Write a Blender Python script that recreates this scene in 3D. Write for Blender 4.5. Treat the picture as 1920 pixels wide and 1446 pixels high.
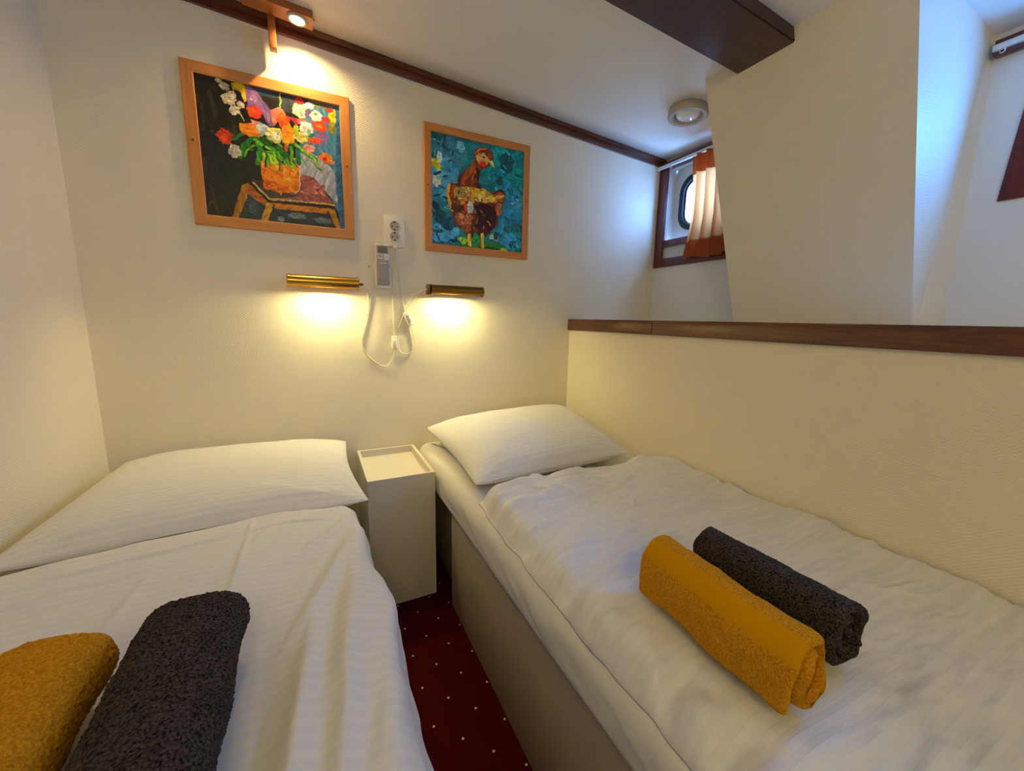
import bpy, bmesh, math, random
import numpy as np
from mathutils import Vector, Matrix

for o in list(bpy.data.objects):
    bpy.data.objects.remove(o)
SC = bpy.context.scene
COL = SC.collection
PI = math.pi


def lin(c):
    """sRGB 0-255 -> linear rgba"""
    r = []
    for v in c[:3]:
        v = v / 255.0
        r.append(v / 12.92 if v <= 0.04045 else ((v + 0.055) / 1.055) ** 2.4)
    return (r[0], r[1], r[2], 1.0)


# ------------------------------------------------------------------ camera
cam_data = bpy.data.cameras.new('camera')
cam_data.sensor_fit = 'HORIZONTAL'
cam_data.sensor_width = 36.0
cam_data.lens = 36.0 * 748.0 / 1920.0
cam_data.clip_start = 0.02
cam = bpy.data.objects.new('camera', cam_data)
COL.objects.link(cam)
vy = Vector((584 - 960, -(590 - 723), -748)).normalized()
vx = Vector((2480 - 960, -(628 - 723), -748))
vx = (vx - vx.dot(vy) * vy).normalized()
vz = vx.cross(vy)
cam.matrix_world = Matrix.Translation((0, 0, 1.1)) @ Matrix((vx, vy, vz)).to_4x4()
SC.camera = cam

# ------------------------------------------------------------------ exposure, sky, daylight
SC.view_settings.view_transform = 'Standard'
SC.view_settings.look = 'None'
SC.view_settings.gamma = 1.0
SC.view_settings.use_curve_mapping = False
SC.view_settings.exposure = 0.0

world = bpy.data.worlds.new('daylight_sky')
SC.world = world
world.use_nodes = True
bg = world.node_tree.nodes['Background']
bg.inputs['Color'].default_value = (0.24, 0.45, 1.0, 1)
bg.inputs['Strength'].default_value = 15.0


def area_light(name, loc, direction, sx, sy, energy, color, spread=PI):
    d = bpy.data.lights.new(name, 'AREA')
    d.shape = 'RECTANGLE'
    d.size, d.size_y = sx, sy
    d.energy = energy
    d.color = color
    d.spread = spread
    o = bpy.data.objects.new(name, d)
    o.location = loc
    o.rotation_euler = Vector(direction).to_track_quat('-Z', 'Y').to_euler()
    COL.objects.link(o)
    return o


# the sky comes in through the portholes: portals steer the sampling to them
for nm, loc, w, h in (('porthole_portal', (1.93, 1.535, 1.738), 0.34, 0.30), ('porthole_portal', (1.885, 0.215, 1.70), 0.40, 0.30)):
    po = area_light(nm, loc, (-1, 0, 0), w, h, 1.0, (1, 1, 1))
    po.data.cycles.is_portal = True
area_light('porthole_daylight', (1.99, 1.53, 1.76), (-1, 0, -0.10), 0.34, 0.36, 7.0, (0.13, 0.41, 1.0))
area_light('porthole_daylight', (1.90, 0.215, 1.70), (-1, 0, -0.12), 0.40, 0.32, 15.0, (0.0, 0.28, 1.0))

# warm fill lights added behind the camera to lift ceiling and walls, no fixtures
for loc, en in (((0.75, -1.10, 1.88), 2.0), ((-0.25, -1.10, 1.90), 10.5)):
    d = bpy.data.lights.new('cabin_fill_light', 'POINT')
    d.energy = en
    d.color = (1.0, 0.83, 0.38)
    d.shadow_soft_size = 0.09
    o = bpy.data.objects.new('cabin_fill_light', d)
    o.location = loc
    COL.objects.link(o)


# ------------------------------------------------------------------ materials
def new_mat(name):
    m = bpy.data.materials.new(name)
    m.use_nodes = True
    nt = m.node_tree
    return m, nt, nt.nodes['Principled BSDF']


def N(nt, kind, **kw):
    n = nt.nodes.new(kind)
    for k, v in kw.items():
        setattr(n, k, v)
    return n


def math_node(nt, op, a, b=None):
    n = nt.nodes.new('ShaderNodeMath')
    n.operation = op
    for i, v in enumerate((a, b)):
        if v is None:
            continue
        if isinstance(v, (int, float)):
            n.inputs[i].default_value = v
        else:
            nt.links.new(v, n.inputs[i])
    return n.outputs[0]


def simple(name, color, rough=0.5, metal=0.0, noise=0.0, nscale=40.0, bump=0.0, bscale=200.0, emit=None, spec=0.5):
    m, nt, b = new_mat(name)
    b.inputs['Roughness'].default_value = rough
    b.inputs['Metallic'].default_value = metal
    b.inputs['Specular IOR Level'].default_value = spec
    b.inputs['Base Color'].default_value = lin(color)
    tc = N(nt, 'ShaderNodeTexCoord')
    if noise:
        nz = N(nt, 'ShaderNodeTexNoise')
        nz.inputs['Scale'].default_value = nscale
        nz.inputs['Detail'].default_value = 4
        nt.links.new(tc.outputs['Object'], nz.inputs['Vector'])
        mx = N(nt, 'ShaderNodeMix', data_type='RGBA')
        c = lin(color)
        mx.inputs['A'].default_value = tuple(x * (1 - noise) for x in c[:3]) + (1,)
        mx.inputs['B'].default_value = tuple(min(1, x * (1 + noise)) for x in c[:3]) + (1,)
        nt.links.new(nz.outputs['Fac'], mx.inputs['Factor'])
        nt.links.new(mx.outputs['Result'], b.inputs['Base Color'])
    if bump:
        nz2 = N(nt, 'ShaderNodeTexNoise')
        nz2.inputs['Scale'].default_value = bscale
        nz2.inputs['Detail'].default_value = 3
        nt.links.new(tc.outputs['Object'], nz2.inputs['Vector'])
        bp = N(nt, 'ShaderNodeBump')
        bp.inputs['Strength'].default_value = 1.0
        bp.inputs['Distance'].default_value = bump
        nt.links.new(nz2.outputs['Fac'], bp.inputs['Height'])
        nt.links.new(bp.outputs['Normal'], b.inputs['Normal'])
    if emit:
        b.inputs['Emission Color'].default_value = (emit[0], emit[1], emit[2], 1)
        b.inputs['Emission Strength'].default_value = emit[3]
    return m


def wallpaper(name, color, axes, period=0.0074, dist=0.00065, rough=0.42):
    """painted woven vinyl paper: a diamond grid of small bumps"""
    m, nt, b = new_mat(name)
    b.inputs['Roughness'].default_value = rough
    b.inputs['Specular IOR Level'].default_value = 0.35
    tc = N(nt, 'ShaderNodeTexCoord')
    sp = N(nt, 'ShaderNodeSeparateXYZ')
    nt.links.new(tc.outputs['Object'], sp.inputs[0])
    u, v = sp.outputs[axes[0]], sp.outputs[axes[1]]
    k = 2 * PI / period
    p = math_node(nt, 'MULTIPLY', math_node(nt, 'ADD', u, math_node(nt, 'MULTIPLY', v, 1.25)), k * 0.72)
    q = math_node(nt, 'MULTIPLY', math_node(nt, 'SUBTRACT', u, math_node(nt, 'MULTIPLY', v, 1.25)), k * 0.72)
    h = math_node(nt, 'ADD', math_node(nt, 'SINE', p), math_node(nt, 'SINE', q))
    nz = N(nt, 'ShaderNodeTexNoise')
    nz.inputs['Scale'].default_value = 160
    nt.links.new(tc.outputs['Object'], nz.inputs['Vector'])
    h = math_node(nt, 'ADD', math_node(nt, 'MULTIPLY', h, math_node(nt, 'ADD', nz.outputs['Fac'], 0.35)), math_node(nt, 'MULTIPLY', nz.outputs['Fac'], 1.0))
    bp = N(nt, 'ShaderNodeBump')
    bp.inputs['Distance'].default_value = dist * 0.25
    bp.inputs['Strength'].default_value = 1.0
    nt.links.new(h, bp.inputs['Height'])
    nt.links.new(bp.outputs['Normal'], b.inputs['Normal'])
    nz2 = N(nt, 'ShaderNodeTexNoise')
    nz2.inputs['Scale'].default_value = 2.0
    nt.links.new(tc.outputs['Object'], nz2.inputs['Vector'])
    mx = N(nt, 'ShaderNodeMix', data_type='RGBA')
    c = lin(color)
    mx.inputs['A'].default_value = tuple(x * 0.97 for x in c[:3]) + (1,)
    mx.inputs['B'].default_value = tuple(min(1, x * 1.03) for x in c[:3]) + (1,)
    nt.links.new(nz2.outputs['Fac'], mx.inputs['Factor'])
    nt.links.new(mx.outputs['Result'], b.inputs['Base Color'])
    return m


def wood(name, dark, light, axis=0, scale=9.0, rough=0.35, bump=0.0003, coat=0.0):
    """straight grain stretched along one axis"""
    m, nt, b = new_mat(name)
    b.inputs['Roughness'].default_value = rough
    b.inputs['Coat Weight'].default_value = coat
    b.inputs['Coat Roughness'].default_value = 0.2
    tc = N(nt, 'ShaderNodeTexCoord')
    mp = N(nt, 'ShaderNodeMapping')
    s = [scale * 9] * 3
    s[axis] = scale * 0.7
    mp.inputs['Scale'].default_value = s
    nt.links.new(tc.outputs['Object'], mp.inputs['Vector'])
    nz = N(nt, 'ShaderNodeTexNoise')
    nz.inputs['Scale'].default_value = 1.0
    nz.inputs['Detail'].default_value = 6
    nz.inputs['Roughness'].default_value = 0.65
    nz.inputs['Distortion'].default_value = 0.6
    nt.links.new(mp.outputs['Vector'], nz.inputs['Vector'])
    cr = N(nt, 'ShaderNodeValToRGB')
    cr.color_ramp.elements[0].position = 0.30
    cr.color_ramp.elements[1].position = 0.72
    cr.color_ramp.elements[0].color = lin(dark)
    cr.color_ramp.elements[1].color = lin(light)
    nt.links.new(nz.outputs['Fac'], cr.inputs['Fac'])
    nt.links.new(cr.outputs['Color'], b.inputs['Base Color'])
    bp = N(nt, 'ShaderNodeBump')
    bp.inputs['Distance'].default_value = bump
    nt.links.new(nz.outputs['Fac'], bp.inputs['Height'])
    nt.links.new(bp.outputs['Normal'], b.inputs['Normal'])
    return m


def linen(name, color, period=0.022, stripe=0.035):
    """cotton sateen with woven stripes that run across the cloth (stripes follow the cloth's own V)"""
    m, nt, b = new_mat(name)
    b.inputs['Sheen Weight'].default_value = 0.15
    b.inputs['Specular IOR Level'].default_value = 0.3
    uv = N(nt, 'ShaderNodeUVMap')
    sp = N(nt, 'ShaderNodeSeparateXYZ')
    nt.links.new(uv.outputs['UV'], sp.inputs[0])
    w = math_node(nt, 'SINE', math_node(nt, 'MULTIPLY', sp.outputs[1], 2 * PI / period))
    st = N(nt, 'ShaderNodeMapRange')
    st.interpolation_type = 'SMOOTHSTEP'
    st.inputs['From Min'].default_value = -0.25
    st.inputs['From Max'].default_value = 0.25
    nt.links.new(w, st.inputs['Value'])
    mx = N(nt, 'ShaderNodeMix', data_type='RGBA')
    c = lin(color)
    mx.inputs['A'].default_value = tuple(x * (1 - stripe) for x in c[:3]) + (1,)
    mx.inputs['B'].default_value = tuple(min(1, x * (1 + stripe * 0.5)) for x in c[:3]) + (1,)
    nt.links.new(st.outputs['Result'], mx.inputs['Factor'])
    nt.links.new(mx.outputs['Result'], b.inputs['Base Color'])
    rr = N(nt, 'ShaderNodeMapRange')
    rr.inputs['To Min'].default_value = 0.72
    rr.inputs['To Max'].default_value = 0.46
    nt.links.new(st.outputs['Result'], rr.inputs['Value'])
    nt.links.new(rr.outputs['Result'], b.inputs['Roughness'])
    tc = N(nt, 'ShaderNodeTexCoord')
    nz = N(nt, 'ShaderNodeTexNoise')
    nz.inputs['Scale'].default_value = 60
    nz.inputs['Detail'].default_value = 5
    nt.links.new(tc.outputs['Object'], nz.inputs['Vector'])
    h = math_node(nt, 'ADD', math_node(nt, 'MULTIPLY', st.outputs['Result'], 0.5), math_node(nt, 'MULTIPLY', nz.outputs['Fac'], 2.2))
    bp = N(nt, 'ShaderNodeBump')
    bp.inputs['Distance'].default_value = 0.0006
    bp.inputs['Strength'].default_value = 0.7
    nt.links.new(h, bp.inputs['Height'])
    nt.links.new(bp.outputs['Normal'], b.inputs['Normal'])
    return m


def terry(name, color, tip):
    m, nt, b = new_mat(name)
    b.inputs['Roughness'].default_value = 0.95
    b.inputs['Specular IOR Level'].default_value = 0.1
    b.inputs['Sheen Weight'].default_value = 0.25
    b.inputs['Sheen Roughness'].default_value = 0.5
    b.inputs['Sheen Tint'].default_value = lin(tip)
    tc = N(nt, 'ShaderNodeTexCoord')
    nz = N(nt, 'ShaderNodeTexNoise')
    nz.inputs['Scale'].default_value = 330
    nz.inputs['Detail'].default_value = 3
    nt.links.new(tc.outputs['Object'], nz.inputs['Vector'])
    nl = N(nt, 'ShaderNodeTexNoise')
    nl.inputs['Scale'].default_value = 55
    nl.inputs['Detail'].default_value = 4
    nt.links.new(tc.outputs['Object'], nl.inputs['Vector'])
    f = math_node(nt, 'ADD', math_node(nt, 'MULTIPLY', nz.outputs['Fac'], 0.85), math_node(nt, 'MULTIPLY', nl.outputs['Fac'], 0.15))
    cr = N(nt, 'ShaderNodeValToRGB')
    cr.color_ramp.elements[0].position = 0.38
    cr.color_ramp.elements[1].position = 0.62
    cr.color_ramp.elements[0].color = lin(color)
    cr.color_ramp.elements[1].color = lin(tip)
    nt.links.new(f, cr.inputs['Fac'])
    nt.links.new(cr.outputs['Color'], b.inputs['Base Color'])
    bp = N(nt, 'ShaderNodeBump')
    bp.inputs['Distance'].default_value = 0.002
    nt.links.new(f, bp.inputs['Height'])
    nt.links.new(bp.outputs['Normal'], b.inputs['Normal'])
    return m


def carpet_mat():
    m, nt, b = new_mat('red_carpet')
    b.inputs['Roughness'].default_value = 0.95
    b.inputs['Specular IOR Level'].default_value = 0.1
    tc = N(nt, 'ShaderNodeTexCoord')
    sp = N(nt, 'ShaderNodeSeparateXYZ')
    nt.links.new(tc.outputs['Object'], sp.inputs[0])
    masks = []
    for off in (0.0, 0.5):
        u = math_node(nt, 'ADD', math_node(nt, 'DIVIDE', math_node(nt, 'SUBTRACT', sp.outputs[0], 0.236), 0.122), 50.5 + off)
        v = math_node(nt, 'ADD', math_node(nt, 'DIVIDE', math_node(nt, 'SUBTRACT', sp.outputs[1], 1.29), 0.1275), 50.5 + off)
        du = math_node(nt, 'ABSOLUTE', math_node(nt, 'SUBTRACT', math_node(nt, 'FRACT', u), 0.5))
        dv = math_node(nt, 'ABSOLUTE', math_node(nt, 'SUBTRACT', math_node(nt, 'FRACT', v), 0.5))
        masks.append(math_node(nt, 'LESS_THAN', math_node(nt, 'ADD', du, dv), 0.034))
    dot = math_node(nt, 'MAXIMUM', masks[0], masks[1])
    nz = N(nt, 'ShaderNodeTexNoise')
    nz.inputs['Scale'].default_value = 300
    nt.links.new(tc.outputs['Object'], nz.inputs['Vector'])
    red = N(nt, 'ShaderNodeMix', data_type='RGBA')
    red.inputs['A'].default_value = lin((50, 2, 4))
    red.inputs['B'].default_value = lin((82, 5, 8))
    nt.links.new(nz.outputs['Fac'], red.inputs['Factor'])
    mx = N(nt, 'ShaderNodeMix', data_type='RGBA')
    mx.inputs['B'].default_value = lin((236, 214, 180))
    nt.links.new(red.outputs['Result'], mx.inputs['A'])
    nt.links.new(dot, mx.inputs['Factor'])
    nt.links.new(mx.outputs['Result'], b.inputs['Base Color'])
    bp = N(nt, 'ShaderNodeBump')
    bp.inputs['Distance'].default_value = 0.002
    nt.links.new(nz.outputs['Fac'], bp.inputs['Height'])
    nt.links.new(bp.outputs['Normal'], b.inputs['Normal'])
    return m


def paint_mat():
    m, nt, b = new_mat('oil_paint')
    b.inputs['Roughness'].default_value = 0.38
    b.inputs['Specular IOR Level'].default_value = 0.4
    a = N(nt, 'ShaderNodeVertexColor', layer_name='paint')
    nt.links.new(a.outputs['Color'], b.inputs['Base Color'])
    tc = N(nt, 'ShaderNodeTexCoord')
    nz = N(nt, 'ShaderNodeTexNoise')
    nz.inputs['Scale'].default_value = 120
    nz.inputs['Detail'].default_value = 4
    nt.links.new(tc.outputs['Object'], nz.inputs['Vector'])
    bp = N(nt, 'ShaderNodeBump')
    bp.inputs['Distance'].default_value = 0.0012
    nt.links.new(nz.outputs['Fac'], bp.inputs['Height'])
    nt.links.new(bp.outputs['Normal'], b.inputs['Normal'])
    return m


def curtain_mat(name, color, trans=0.55):
    m, nt, b = new_mat(name)
    nt.nodes.remove(b)
    out = nt.nodes['Material Output']
    uv = N(nt, 'ShaderNodeUVMap')
    ck = N(nt, 'ShaderNodeTexChecker')
    ck.inputs['Scale'].default_value = 260
    c = lin(color)
    ck.inputs['Color1'].default_value = c
    ck.inputs['Color2'].default_value = tuple(x * 0.84 for x in c[:3]) + (1,)
    nt.links.new(uv.outputs['UV'], ck.inputs['Vector'])
    d = N(nt, 'ShaderNodeBsdfDiffuse')
    t = N(nt, 'ShaderNodeBsdfTranslucent')
    mx = N(nt, 'ShaderNodeMixShader')
    mx.inputs[0].default_value = trans
    nt.links.new(ck.outputs['Color'], d.inputs['Color'])
    nt.links.new(ck.outputs['Color'], t.inputs['Color'])
    nt.links.new(d.outputs[0], mx.inputs[1])
    nt.links.new(t.outputs[0], mx.inputs[2])
    nt.links.new(mx.outputs[0], out.inputs['Surface'])
    return m


def glass_mat(name):
    m, nt, b = new_mat(name)
    nt.nodes.remove(b)
    out = nt.nodes['Material Output']
    t = N(nt, 'ShaderNodeBsdfTransparent')
    t.inputs['Color'].default_value = (0.93, 0.97, 1, 1)
    g = N(nt, 'ShaderNodeBsdfGlossy')
    g.inputs['Roughness'].default_value = 0.02
    mx = N(nt, 'ShaderNodeMixShader')
    mx.inputs[0].default_value = 0.06
    nt.links.new(t.outputs[0], mx.inputs[1])
    nt.links.new(g.outputs[0], mx.inputs[2])
    nt.links.new(mx.outputs[0], out.inputs['Surface'])
    return m


CREAM = (241, 231, 208)
M_WALL_XZ = wallpaper('cream_wallpaper', CREAM, (0, 2))
M_WALL_YZ = wallpaper('cream_wallpaper', CREAM, (1, 2))
M_WALL_PIER = wallpaper('cream_wallpaper_pier', CREAM, (1, 2), dist=0.00035)
M_PLAIN = simple('cream_paint', (232, 226, 212), 0.4, bump=0.0003, bscale=60)
M_CEIL = simple('ceiling_paint', (248, 243, 232), 0.32, bump=0.0002, bscale=20)
M_HULL = simple('hull_paint', (238, 236, 228), 0.4, bump=0.0002, bscale=40)
M_CARPET = carpet_mat()
M_MAHOG_X = wood('mahogany', (40, 14, 9), (80, 32, 18), 0, rough=0.3, coat=0.3)
M_MAHOG_Y = wood('mahogany', (56, 26, 8), (118, 66, 24), 1, rough=0.3, coat=0.35)
M_MAHOG_M = wood('mahogany_moulding', (62, 26, 12), (112, 58, 28), 0, rough=0.3, coat=0.3)
M_REDWOOD = wood('red_varnished_wood', (80, 20, 20), (116, 38, 34), 2, rough=0.3, coat=0.3)
M_TEAK = wood('teak', (140, 78, 34), (172, 104, 48), 0, rough=0.45)
M_OAK_X = wood('honey_oak', (196, 124, 58), (220, 150, 82), 0, scale=6, rough=0.42)
M_OAK_Z = wood('honey_oak', (196, 124, 58), (220, 150, 82), 2, scale=6, rough=0.42)
M_LINEN = linen('white_sateen', (228, 226, 222), 0.0195, 0.030)
M_DUVET = linen('white_sateen_duvet', (228, 226, 222), 0.0195, 0.018)
M_SHEET = simple('white_fitted_sheet', (224, 220, 212), 0.7, bump=0.0008, bscale=30)
M_BASE = simple('bed_base_laminate', (188, 172, 150), 0.45, bump=0.0002, bscale=120)
M_STAND = simple('white_lacquer', (226, 218, 204), 0.35)
M_PLASTIC = simple('white_plastic', (236, 230, 220), 0.35)
M_PLASTIC_G = simple('grey_plastic', (166, 161, 158), 0.4)
M_SOCKET_IN = simple('socket_insert', (190, 180, 160), 0.5)
M_HOLE = simple('dark_hole', (20, 16, 12), 0.6)
M_LCD = simple('liquid_crystal_screen', (40, 44, 52), 0.15)
M_INK = simple('grey_print', (90, 86, 82), 0.6)
M_BRASS = simple('polished_brass', (206, 160, 70), 0.22, metal=1.0)
M_BRASS_D = simple('aged_brass', (140, 104, 46), 0.3, metal=1.0)
M_STEEL = simple('steel', (190, 186, 178), 0.3, metal=1.0)
M_BULB = simple('warm_bulb', (255, 240, 200), 0.4, emit=(1.0, 0.85, 0.36, 570.0))
M_SPOTLENS = simple('spot_lens', (255, 250, 235), 0.2, emit=(1.0, 0.86, 0.66, 12.0))
M_LAMPGLASS = simple('frosted_lens', (252, 252, 250), 0.06, spec=0.9)
M_LAMPRING = simple('lamp_ring', (196, 186, 166), 0.4)
M_RUBBER = simple('black_rubber', (24, 30, 40), 0.4)
M_PANEL = simple('white_panel', (222, 226, 222), 0.35)
M_RAIL = simple('white_rail', (232, 234, 234), 0.3)
M_CORD = simple('white_cord', (232, 222, 200), 0.5)
M_PAINT = paint_mat()
M_BACKING = simple('canvas_backing', (120, 100, 80), 0.8)
M_CURT = curtain_mat('cream_curtain_cloth', (255, 208, 160), 0.8)
M_CURT_H = curtain_mat('rust_curtain_hem', (228, 136, 84), 0.5)
M_GLASS = glass_mat('window_glass')
M_GOLD = terry('mustard_terry', (186, 122, 14), (216, 154, 34))
M_GOLD_BAND = simple('mustard_woven_band', (206, 146, 2), 0.95, noise=0.06, nscale=300, bump=0.0003, bscale=600, spec=0.08)
M_DARK = terry('charcoal_terry', (22, 18, 17), (80, 71, 67))


# ------------------------------------------------------------------ helpers
WORLD_LOC = {}


def tag(o, label=None, cat=None, group=None, kind=None):
    if label:
        o['label'] = label
    if cat:
        o['category'] = cat
    if group:
        o['group'] = group
    if kind:
        o['kind'] = kind
    return o


def thing(name, loc, label, cat, group=None, kind=None):
    o = bpy.data.objects.new(name, None)
    o.empty_display_size = 0.05
    o.location = loc
    COL.objects.link(o)
    WORLD_LOC[o] = Vector(loc)
    return tag(o, label, cat, group, kind)


def link_mesh(name, me, mat, parent=None, smooth=False, origin=None):
    """meshes are written in room coordinates; origin = where the object's own origin goes"""
    o = bpy.data.objects.new(name, me)
    COL.objects.link(o)
    base = Vector((0, 0, 0))
    if parent is not None:
        o.parent = parent
        base = WORLD_LOC[parent]
    elif origin is not None:
        base = Vector(origin)
        o.location = base
    WORLD_LOC[o] = base
    if base.length:
        me.transform(Matrix.Translation(-base))
    if mat:
        me.materials.append(mat)
    if smooth:
        me.polygons.foreach_set('use_smooth', [True] * len(me.polygons))
    me.update()
    return o


def obj(name, bm, mat, parent=None, smooth=False, origin=None, autosmooth=None):
    me = bpy.data.meshes.new(name)
    bmesh.ops.recalc_face_normals(bm, faces=bm.faces)
    bm.to_mesh(me)
    bm.free()
    o = link_mesh(name, me, mat, parent, smooth or autosmooth is not None, origin)
    if autosmooth is not None:
        me.set_sharp_from_angle(angle=math.radians(autosmooth))
    return o


def BM():
    return bmesh.new()


def add_box(bm, lo, hi, bevel=0.0, seg=2):
    lo, hi = Vector(lo), Vector(hi)
    c = (lo + hi) / 2
    s = hi - lo
    r = bmesh.ops.create_cube(bm, size=1.0, matrix=Matrix.Translation(c) @ Matrix.Diagonal((s.x, s.y, s.z, 1)))
    if bevel:
        ed = list({e for v in r['verts'] for e in v.link_edges})
        bmesh.ops.bevel(bm, geom=ed, offset=bevel, segments=seg, profile=0.5, affect='EDGES')
    return bm


def box(name, lo, hi, mat, parent=None, bevel=0.0, seg=2, origin=None):
    return obj(name, add_box(BM(), lo, hi, bevel, seg), mat, parent, origin=origin, autosmooth=40 if bevel else None)


def add_poly_prism(bm, pts, vec):
    """pts: planar loop of 3D points, extruded by vec"""
    a = [bm.verts.new(p) for p in pts]
    b = [bm.verts.new(Vector(p) + Vector(vec)) for p in pts]
    n = len(pts)
    bm.faces.new(a)
    bm.faces.new(b[::-1])
    for i in range(n):
        bm.faces.new((a[i], b[i], b[(i + 1) % n], a[(i + 1) % n]))
    return bm


def frame_axes(d):
    d = Vector(d).normalized()
    up = Vector((0, 0, 1)) if abs(d.z) < 0.9 else Vector((1, 0, 0))
    x = d.cross(up).normalized()
    return x, x.cross(d).normalized()


def add_lathe(bm, origin, axis, prof, seg=40, closed=False):
    """prof: (radius, distance along axis) list; radius 0 closes to a point"""
    origin = Vector(origin)
    ax = Vector(axis).normalized()
    x, y = frame_axes(ax)
    rings = []
    for r, h in prof:
        c = origin + ax * h
        if r < 1e-6:
            rings.append([bm.verts.new(c)])
        else:
            rings.append([bm.verts.new(c + (x * math.cos(t) + y * math.sin(t)) * r) for t in [2 * PI * i / seg for i in range(seg)]])
    pairs = list(zip(rings, rings[1:]))
    if closed:
        pairs.append((rings[-1], rings[0]))
    for a, b in pairs:
        for i in range(seg):
            j = (i + 1) % seg
            q = [a[i % len(a)], a[j % len(a)], b[j % len(b)], b[i % len(b)]]
            q = [v for k, v in enumerate(q) if v not in q[:k]]
            if len(q) > 2:
                bm.faces.new(q)
    return bm


def smooth_path(pts, n=12):
    """Catmull-Rom through the points"""
    P = [Vector(p) for p in pts]
    P = [P[0] * 2 - P[1]] + P + [P[-1] * 2 - P[-2]]
    out = []
    for i in range(1, len(P) - 2):
        for k in range(n):
            t = k / n
            a, b, c, d = P[i - 1], P[i], P[i + 1], P[i + 2]
            out.append(0.5 * ((2 * b) + (c - a) * t + (2 * a - 5 * b + 4 * c - d) * t * t + (3 * b - a - 3 * c + d) * t ** 3))
    out.append(P[-2])
    return out


def add_tube(bm, pts, r, seg=10):
    rings = []
    n = len(pts)
    ref = None
    for i, p in enumerate(pts):
        d = (Vector(pts[min(i + 1, n - 1)]) - Vector(pts[max(i - 1, 0)])).normalized()
        if ref is None:
            ref, _ = frame_axes(d)
        x = (ref - d * ref.dot(d)).normalized()
        y = d.cross(x)
        ref = x
        rings.append([bm.verts.new(Vector(p) + (x * math.cos(2 * PI * k / seg) + y * math.sin(2 * PI * k / seg)) * r) for k in range(seg)])
    for a, b in zip(rings, rings[1:]):
        for k in range(seg):
            bm.faces.new((a[k], a[(k + 1) % seg], b[(k + 1) % seg], b[k]))
    bm.faces.new(rings[0][::-1])
    bm.faces.new(rings[-1])
    return bm


def grid_mesh(name, V, UV=None, wrap_u=False):
    """V: (ny, nx, 3) array of points -> mesh of quads, optional UV (ny, nx, 2)"""
    ny, nx = V.shape[:2]
    idx = np.arange(ny * nx).reshape(ny, nx)
    if wrap_u:
        nxt = np.roll(idx, -1, axis=1)
        a, b, c, d = idx[:-1], nxt[:-1], nxt[1:], idx[1:]
    else:
        a, b, c, d = idx[:-1, :-1], idx[:-1, 1:], idx[1:, 1:], idx[1:, :-1]
    F = np.stack([a, b, c, d], axis=-1).reshape(-1, 4)
    me = bpy.data.meshes.new(name)
    me.vertices.add(ny * nx)
    me.vertices.foreach_set('co', V.reshape(-1).astype(np.float32))
    me.loops.add(F.size)
    me.loops.foreach_set('vertex_index', F.reshape(-1).astype(np.int32))
    me.polygons.add(len(F))
    me.polygons.foreach_set('loop_start', np.arange(0, F.size, 4, dtype=np.int32))
    if UV is not None:
        l = me.uv_layers.new(name='UVMap')
        l.data.foreach_set('uv', UV.reshape(-1, 2)[F.reshape(-1)].reshape(-1).astype(np.float32))
    me.update(calc_edges=True)
    me.validate()
    return me


def _hash(i, j, k, seed):
    h = (i.astype(np.int64) * 374761393 + j.astype(np.int64) * 668265263 + k.astype(np.int64) * 2147483647 + seed * 974711) & 0xFFFFFFFF
    h = ((h ^ (h >> 13)) * 1274126177) & 0xFFFFFFFF
    h = ((h ^ (h >> 16)) * 2246822519) & 0xFFFFFFFF
    return ((h ^ (h >> 15)) & 0xFFFF) / 65535.0 * 2 - 1


def vnoise(x, y, z=0.0, seed=0):
    x, y, z = np.broadcast_arrays(np.asarray(x, float), np.asarray(y, float), np.asarray(z, float))
    i, j, k = np.floor(x), np.floor(y), np.floor(z)
    fx, fy, fz = x - i, y - j, z - k
    fx, fy, fz = [f * f * f * (f * (f * 6 - 15) + 10) for f in (fx, fy, fz)]
    r = 0
    for a in (0, 1):
        for b in (0, 1):
            for c in (0, 1):
                w = (fx if a else 1 - fx) * (fy if b else 1 - fy) * (fz if c else 1 - fz)
                r = r + w * _hash(i + a, j + b, k + c, seed)
    return r


def fbm(x, y, z=0.0, seed=0, oct=4, gain=0.5):
    r, a = 0, 1.0
    for o in range(oct):
        r = r + a * vnoise(x * 2 ** o, y * 2 ** o, np.asarray(z) * 2 ** o, seed + o * 17)
        a *= gain
    return r


# ------------------------------------------------------------------ the cabin shell
LX, RX, HX, BY, FY = -0.661, 1.237, 1.815, 1.80, -1.45


def ceil_z(x, y):
    return 2.108 - 0.0684 * x - max(0.0, (x - 1.40) / 0.415) * 0.052 * min(1.0, max(0.0, (1.8 - y) / 1.25))


def struct(o, label, cat):
    return tag(o, label, cat, kind='structure')


struct(box('floor', (LX - 0.05, FY, -0.04), (HX, BY, 0.0), M_CARPET), 'dark red carpet with small cream diamond dots between the two beds', 'floor')
struct(box('wall_back', (LX - 0.05, BY, -0.04), (HX + 0.1, BY + 0.06, 2.30), M_WALL_XZ), 'cream wallpapered wall behind the pillows, with the two paintings', 'wall')
struct(box('wall_left', (LX - 0.06, FY, 0.0), (LX, BY, 2.30), M_WALL_YZ), 'cream wallpapered wall along the left bed', 'wall')
struct(box('wall_front', (LX - 0.05, FY - 0.06, -0.04), (HX + 0.1, FY, 2.30), M_PLAIN), 'cream cabin wall behind the viewer', 'wall')
struct(box('wall_right', (RX, FY, 0.0), (RX + 0.045, BY, 1.10), M_WALL_YZ), 'low wallpapered wall along the right bed under the brown ledge', 'wall')

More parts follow.
